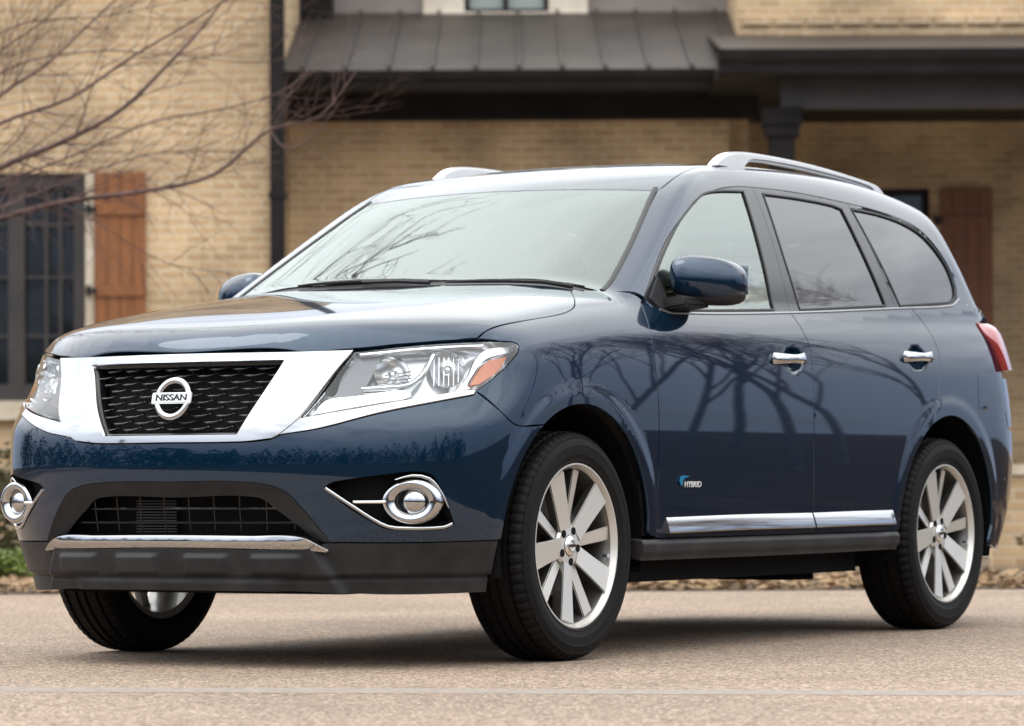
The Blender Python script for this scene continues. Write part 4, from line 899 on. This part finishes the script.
# right: gable brick above, low porch in front, dark recess with a window and a shutter
merged(wall(MB(), 2.13, 9, 4.70, 6.6, 35.3, 35.6), 'gable_wall', BRICK, house)
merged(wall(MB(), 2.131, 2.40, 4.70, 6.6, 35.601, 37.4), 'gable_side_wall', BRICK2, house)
mb = MB()
for i in range(20): mb.box(2.18+i*.30, 2.44+i*.30, 35.255, 35.299, 4.86, 4.93)
mb.build('brick_ledge', BRICK, house)
slope(1.84, 9, 32.55, 4.31, 35.3, 4.76, .04, 'porch_roof', house)
gutter(1.79, 9, 32.54, 4.085, 4.305, 'gutter', house)
MB().box(1.80, 9, 32.56, 37, 4.10, 4.18).build('soffit', DARKTRIM, house)
MB().box(2.36, 9, 32.95, 33.2, 3.85, 4.099).build('beam', noise_mix(mat('grey_beam', (.06, .055, .055), .6), (.03, .027, .027), (.045, .041, .041), 3), house)
po = MB().box(2.26, 2.48, 32.97, 33.18, .2, 3.70).build('post', DARKTRIM, house, bevel=.01)
MB().box(2.20, 2.54, 32.92, 33.23, 3.701, 3.849).box(2.22, 2.52, 32.94, 33.21, 3.60, 3.69).build('capital', DARKTRIM, po)
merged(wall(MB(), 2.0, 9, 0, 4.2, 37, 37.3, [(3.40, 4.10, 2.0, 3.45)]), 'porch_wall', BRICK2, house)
rw = MB()
for a, b in ((3.40, 3.46), (4.04, 4.10)): rw.box(a, b, 37.03, 37.1, 2.0, 3.45)
rw.box(3.461, 4.039, 37.031, 37.099, 3.39, 3.45); rw.box(3.461, 4.039, 37.031, 37.099, 2.0, 2.06); rw.box(3.72, 3.75, 37.04, 37.09, 2.061, 3.389)
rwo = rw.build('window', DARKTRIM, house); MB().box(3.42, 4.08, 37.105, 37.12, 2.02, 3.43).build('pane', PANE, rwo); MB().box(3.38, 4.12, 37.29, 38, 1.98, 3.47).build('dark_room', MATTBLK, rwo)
shutter(4.20, 4.71, 1.9, 3.44, 36.995, WOOD2)
MB().box(2.1, 9, 32.8, 37, 0, .35).build('porch_floor', STONE, house)
# low tan wall beyond the tail of the car
lw = tag(vloc('garden_wall', 4.3, 25.2, 0), 'low tan brick garden wall behind the tail of the suv', 'wall')
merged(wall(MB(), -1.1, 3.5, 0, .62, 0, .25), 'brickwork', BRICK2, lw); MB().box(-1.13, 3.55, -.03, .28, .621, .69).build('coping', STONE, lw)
# ---- shrubs
def leafy(name, r, d, rx, ry, rz, n, size, material, label, cat, group=None, stem=True):
    e = tag(vloc(name, r, d, 0), label, cat, group); v = []; f = []
    for i in range(n):
        while True:
            q = Vector((random.uniform(-1, 1), random.uniform(-1, 1), random.uniform(-1, 1)))
            if .25 < q.length < 1: break
        q = q.normalized()*(q.length**.5)*(1+.16*math.sin(q.x*7+q.z*5)+.12*math.sin(q.y*9)); p = Vector((q.x*rx, q.y*ry, rz+q.z*rz*.97)); s = size*random.uniform(.6, 1.4)
        M_ = Matrix.Rotation(random.uniform(0, 6.28), 3, 'Z') @ Matrix.Rotation(random.uniform(-1.3, 1.3), 3, 'X')
        k = len(v); v += [p+M_ @ Vector(z)*s for z in ((-.5,0,0), (0,-.3,.06), (.5,0,0), (0,.3,.06))]; f.append((k, k+1, k+2, k+3))
    me = bpy.data.meshes.new('foliage'); me.from_pydata([tuple(q) for q in v], [], f); link('foliage', me, material, e)
    if stem:
        mb = MB()
        for i in range(9):
            a = random.uniform(0, 6.28); mb.tube([(0, 0, 0), (rx*.3*math.cos(a), ry*.3*math.sin(a), rz*.7), (rx*.7*math.cos(a), ry*.7*math.sin(a), rz*1.4)], [.02, .013, .005], 5)
        mb.build('stem', BARK, e)
    return e
GREENL = noise_mix(mat('boxwood_leaf', (.09, .13, .02), .6), (.055, .085, .014), (.16, .20, .03), 6)
BROWNL = noise_mix(mat('dormant_leaf', (.2, .14, .07), .9), (.10, .075, .035), (.26, .19, .10), 5)
OLIVE = noise_mix(mat('olive_leaf', (.10, .09, .04), .8), (.06, .055, .022), (.16, .14, .06), 5)
leafy('boxwood', -2.92, 21.6, .34, .32, .115, 5000, .035, GREENL, 'low bright green clipped boxwood at the left road edge', 'shrub')
leafy('shrub', -3.35, 23.5, .55, .4, .42, 5000, .06, OLIVE, 'taller olive brown dormant shrub behind the bright green boxwood', 'shrub')
leafy('shrub', 3.75, 24.6, .40, .35, .16, 2500, .055, BROWNL, 'low dry brown shrub in front of the tan garden wall', 'shrub')
# ---- bare trees
def bare_tree(name, loc, height, seed, label, group, spread=1., levels=5, lean=(0, 0), trunk_r=None):
    rnd = random.Random(seed); e = tag(empty(name, loc, 0), label, 'tree', group); T = MB(); B = MB()
    def grow(p, dr, ln, rad, lv, mb):
        n = 5; pts = [p]; rs = [rad]; d = dr.copy()
        for i in range(n):
            d = (d+Vector((rnd.gauss(0, .10), rnd.gauss(0, .10), rnd.gauss(.03, .07)))).normalized(); pts.append(pts[-1]+d*ln/n); rs.append(rad*(1-.45*(i+1)/n) if lv else rad*(1-.42*(i+1)/n))
        mb.tube(pts, rs, 10 if lv == 0 else (6 if lv < 3 else 3), cap=False)
        if lv >= levels: return
        k = 4 if lv == 0 else rnd.choice((3, 3, 4)) if lv < 4 else 3
        for j in range(k):
            t = .35+.65*(j+rnd.random()*.6)/k if lv else .45+.5*(j+rnd.random()*.5)/k; i = min(int(t*n), n-1); q = pts[i].lerp(pts[i+1], t*n-i)
            a = rnd.uniform(0, 6.28); perp = Vector((math.cos(a), math.sin(a), 0)); ang = rnd.uniform(.40, .85)*spread
            nd = (d*math.cos(ang)+(perp-d*perp.dot(d)).normalized()*math.sin(ang)+Vector((0, 0, .12 if spread > .9 else .34))).normalized()
            grow(q, nd, ln*rnd.uniform(.55, .78), max(rs[i]*rnd.uniform(.45, .62), .004), lv+1, B)
        if lv: grow(pts[-1], d, ln*.62, rs[-1]*.9, lv+1, B)
        else: grow(pts[-1], d, ln*.7, rs[-1]*.85, 1, B)
    grow(Vector((0, 0, -.1)), Vector((lean[0], lean[1], 1)).normalized(), height*.30, trunk_r or height*.022, 0, T)
    T.build('trunk', BARK, e, 60); B.build('crown', TWIG, e, 60)
    return e
first = None
def along(t, off):   # beyond the right edge of the picture, where the flank of the car looks
    return Vector((.97+.515*t+.857*off, 1.4+.857*t-.515*off, 0))
for i, (t, off, h_, rz) in enumerate([(17, 1.5, 11, 0), (18.5, .6, 12, 1), (20, -.45, 12, 2.2), (17.5, -1.4, 11, 3.1), (23, -2.3, 13, 4), (31, 1.1, 17, 5), (36, -1.8, 19, .7), (33, 4.2, 17, 1.9), (34, -5, 18, 2.7)]):
    if i < 3: first = bare_tree('bare_tree', along(t, off), h_, 11+i, 'bare winter tree standing on the lawn to the right of the house', 'bare trees on the lawn right of the house', levels=4, trunk_r=.062, spread=.55, lean=((.03,.05),(-.05,.03),(.05,-.04))[i]); src = [first] if i == 0 else src+[first]
    else:
        s_ = src[i % 3]; c_ = s_.copy(); COL.objects.link(c_); c_.location = along(t, off); c_.rotation_euler = (0, 0, rz); k_ = h_/(11, 12, 12)[i % 3]; c_.scale = (k_, k_, k_)
        for ch in list(s_.children): g = ch.copy(); COL.objects.link(g); g.parent = c_
# far woods across the street and beyond the lawns: one mass of trees seen only in the paint
v = []; f = []
for i in range(240):
    a = random.uniform(R_(14), R_(232)); R1 = random.uniform(34, 52); dirv = RGT*math.cos(a)*1.0-FWD*math.sin(a); p = Vector((CX+dirv[0]*R1, CY+dirv[1]*R1, -.1)); hgt = random.uniform(2.0, 5.0)*random.choice((1, 1, 1.5)); wd = random.uniform(1.4, 3.0)
    ever = random.random() < .25
    for j in range(170):
        t = random.random()**.8; rr = (wd*(1-t)*1.0 if ever else wd*1.3*math.sin(math.pi*(.12+.86*t))) * random.uniform(.5, 1); b = random.uniform(0, 6.28); s = random.uniform(.2, .5)
        c = p+Vector((rr*math.cos(b), rr*math.sin(b), .5+t*hgt)); M_ = Matrix.Rotation(random.uniform(0, 6.28), 3, 'Z') @ Matrix.Rotation(random.uniform(-1.3, 1.3), 3, 'X')
        k = len(v); v += [tuple(c+M_ @ Vector(z)*s) for z in ((-.8,0,0), (0,-.45,.1), (.8,0,0), (0,.45,.1))]; f.append((k, k+1, k+2, k+3))
me = bpy.data.meshes.new('far_woods'); me.from_pydata(v, [], f)
tag(link('far_woods', me, noise_mix(mat('woodland', (.04, .045, .025), .9), (.012, .015, .010), (.040, .034, .022), .3)), 'distant mixed winter woods around the lawns', kind='stuff')
# ---- the tree whose branches hang in from the left, between the road and the house
tr_ = tag(vloc('bare_tree', -4.6, 23.0, 0), 'bare tree whose thin branches hang in at the upper left before the brick wing', 'tree')
def at_d(u, v_, d): return Vector(((u-512)/FPX*d+4.6, d-23.0, CZ+d*(PITCH-(v_-363)/FPX)))    # picture measurements of the limbs, in metres about the trunk
T = MB(); T.tube([(0, 0, -.1), (.03, .02, .8), (.02, 0, 1.9), (-.08, .05, 3.2), (-.05, 0, 5.5), (.05, .05, 8), (0, 0, 9.8)], [.12, .105, .095, .085, .065, .035, .012], 12); T.build('trunk', BARK, tr_, 60)
B = MB(); rnd = random.Random(5); base = lambda z: Vector((-.0, 0, z))
LIMBS = [([(-95, 232), (0, 165), (60, 140), (120, 108), (165, 65), (200, 28), (228, -8)], 22.6, .016), ([(-95, 250), (0, 216), (60, 200), (150, 188), (215, 172), (270, 128), (320, 115), (357, 70)], 23.2, .014),
         ([(-95, 190), (0, 92), (45, 62), (85, 25), (120, -8)], 22.9, .012), ([(-95, 180), (0, 120), (70, 95), (130, 55), (190, 20), (240, -12)], 22.3, .010), ([(-95, 200), (0, 178), (80, 150), (150, 120), (230, 105), (290, 85), (335, 40)], 23.4, .009),
         ([(-95, 150), (0, 48), (40, 20), (70, -10)], 22.5, .010), ([(-95, 170), (0, 70), (90, 48), (170, 52), (260, 60), (310, 50)], 23.6, .007), ([(-95, 235), (0, 190), (70, 205), (120, 235), (170, 262), (245, 272)], 22.8, .006), ([(-95, 160), (0, 30), (110, 12), (200, -6)], 23.1, .007), ([(270, 128), (290, 150), (310, 140), (345, 95)], 23.2, .006), ([(-95, 240), (0, 205), (90, 170), (160, 150), (250, 150)], 22.4, .007)]
def twig(p, d, ln, rad, lv):
    pts = [p]; n = 6
    for i in range(n): d = (d+Vector((rnd.gauss(0, .09), rnd.gauss(0, .10), rnd.gauss(.015, .09)))).normalized(); pts.append(pts[-1]+d*ln/n)
    B.tube(pts, [rad*(1-.75*i/n) for i in range(n+1)], 4, cap=False)
    if lv:
        for j in range(rnd.choice((2, 3))):
            i = rnd.randint(1, n-1); a = rnd.choice((-1, 1))*rnd.uniform(.35, .8); nd = Vector((d.x*math.cos(a)-d.z*math.sin(a), d.y+rnd.gauss(0, .35), d.x*math.sin(a)+d.z*math.cos(a))).normalized(); twig(pts[i], nd, ln*rnd.uniform(.45, .7), rad*.6, lv-1)
for li, (pl, d, rad) in enumerate(LIMBS):
    px = resample([(a, -b) for a, b in pl], 18, False); P = [at_d(a, -b, d+.15*math.sin(i*.35+li)) for i, (a, b) in enumerate(px)]
    if pl[0][0] < 0: P = [Vector((-.02, 0, P[0].z-.12))]+P
    B.tube(P, [(1.6 if li < 4 else 1.15)*rad*(1-.75*i/(len(P)-1)) for i in range(len(P))], 7, cap=False)
    for i in range(3, len(P)-1):
        for q in range(rnd.choice((0, 1, 1, 2))):
            dd = (P[i+1]-P[i]).normalized(); a = rnd.choice((-1, 1))*rnd.uniform(.3, .8); nd = Vector((dd.x*math.cos(a)-dd.z*math.sin(a), rnd.gauss(0, .4), dd.x*math.sin(a)+dd.z*math.cos(a))).normalized()
            twig(P[i], nd, rnd.uniform(.2, .75), max(rad*(1-.78*i/len(P))*.6, .003), rnd.choice((1, 1, 2)))
for k in range(30):
    a = rnd.uniform(0, 6.28); zz_ = 4.1+.185*k; twig(Vector((-.03, 0, zz_)), Vector((math.cos(a), math.sin(a), rnd.uniform(.6, 1.1))).normalized(), rnd.uniform(1.6, 3.0)*(1.25-.08*(zz_-4)), .020, 3)
for k in range(9):
    a = rnd.uniform(1.9, 4.9); twig(Vector((-.06, 0, 2.2+.36*k)), Vector((math.cos(a), math.sin(a)*.8, .75)).normalized(), rnd.uniform(1.2, 1.9), .024, 3)
B.build('crown', TWIG, tr_, 60)
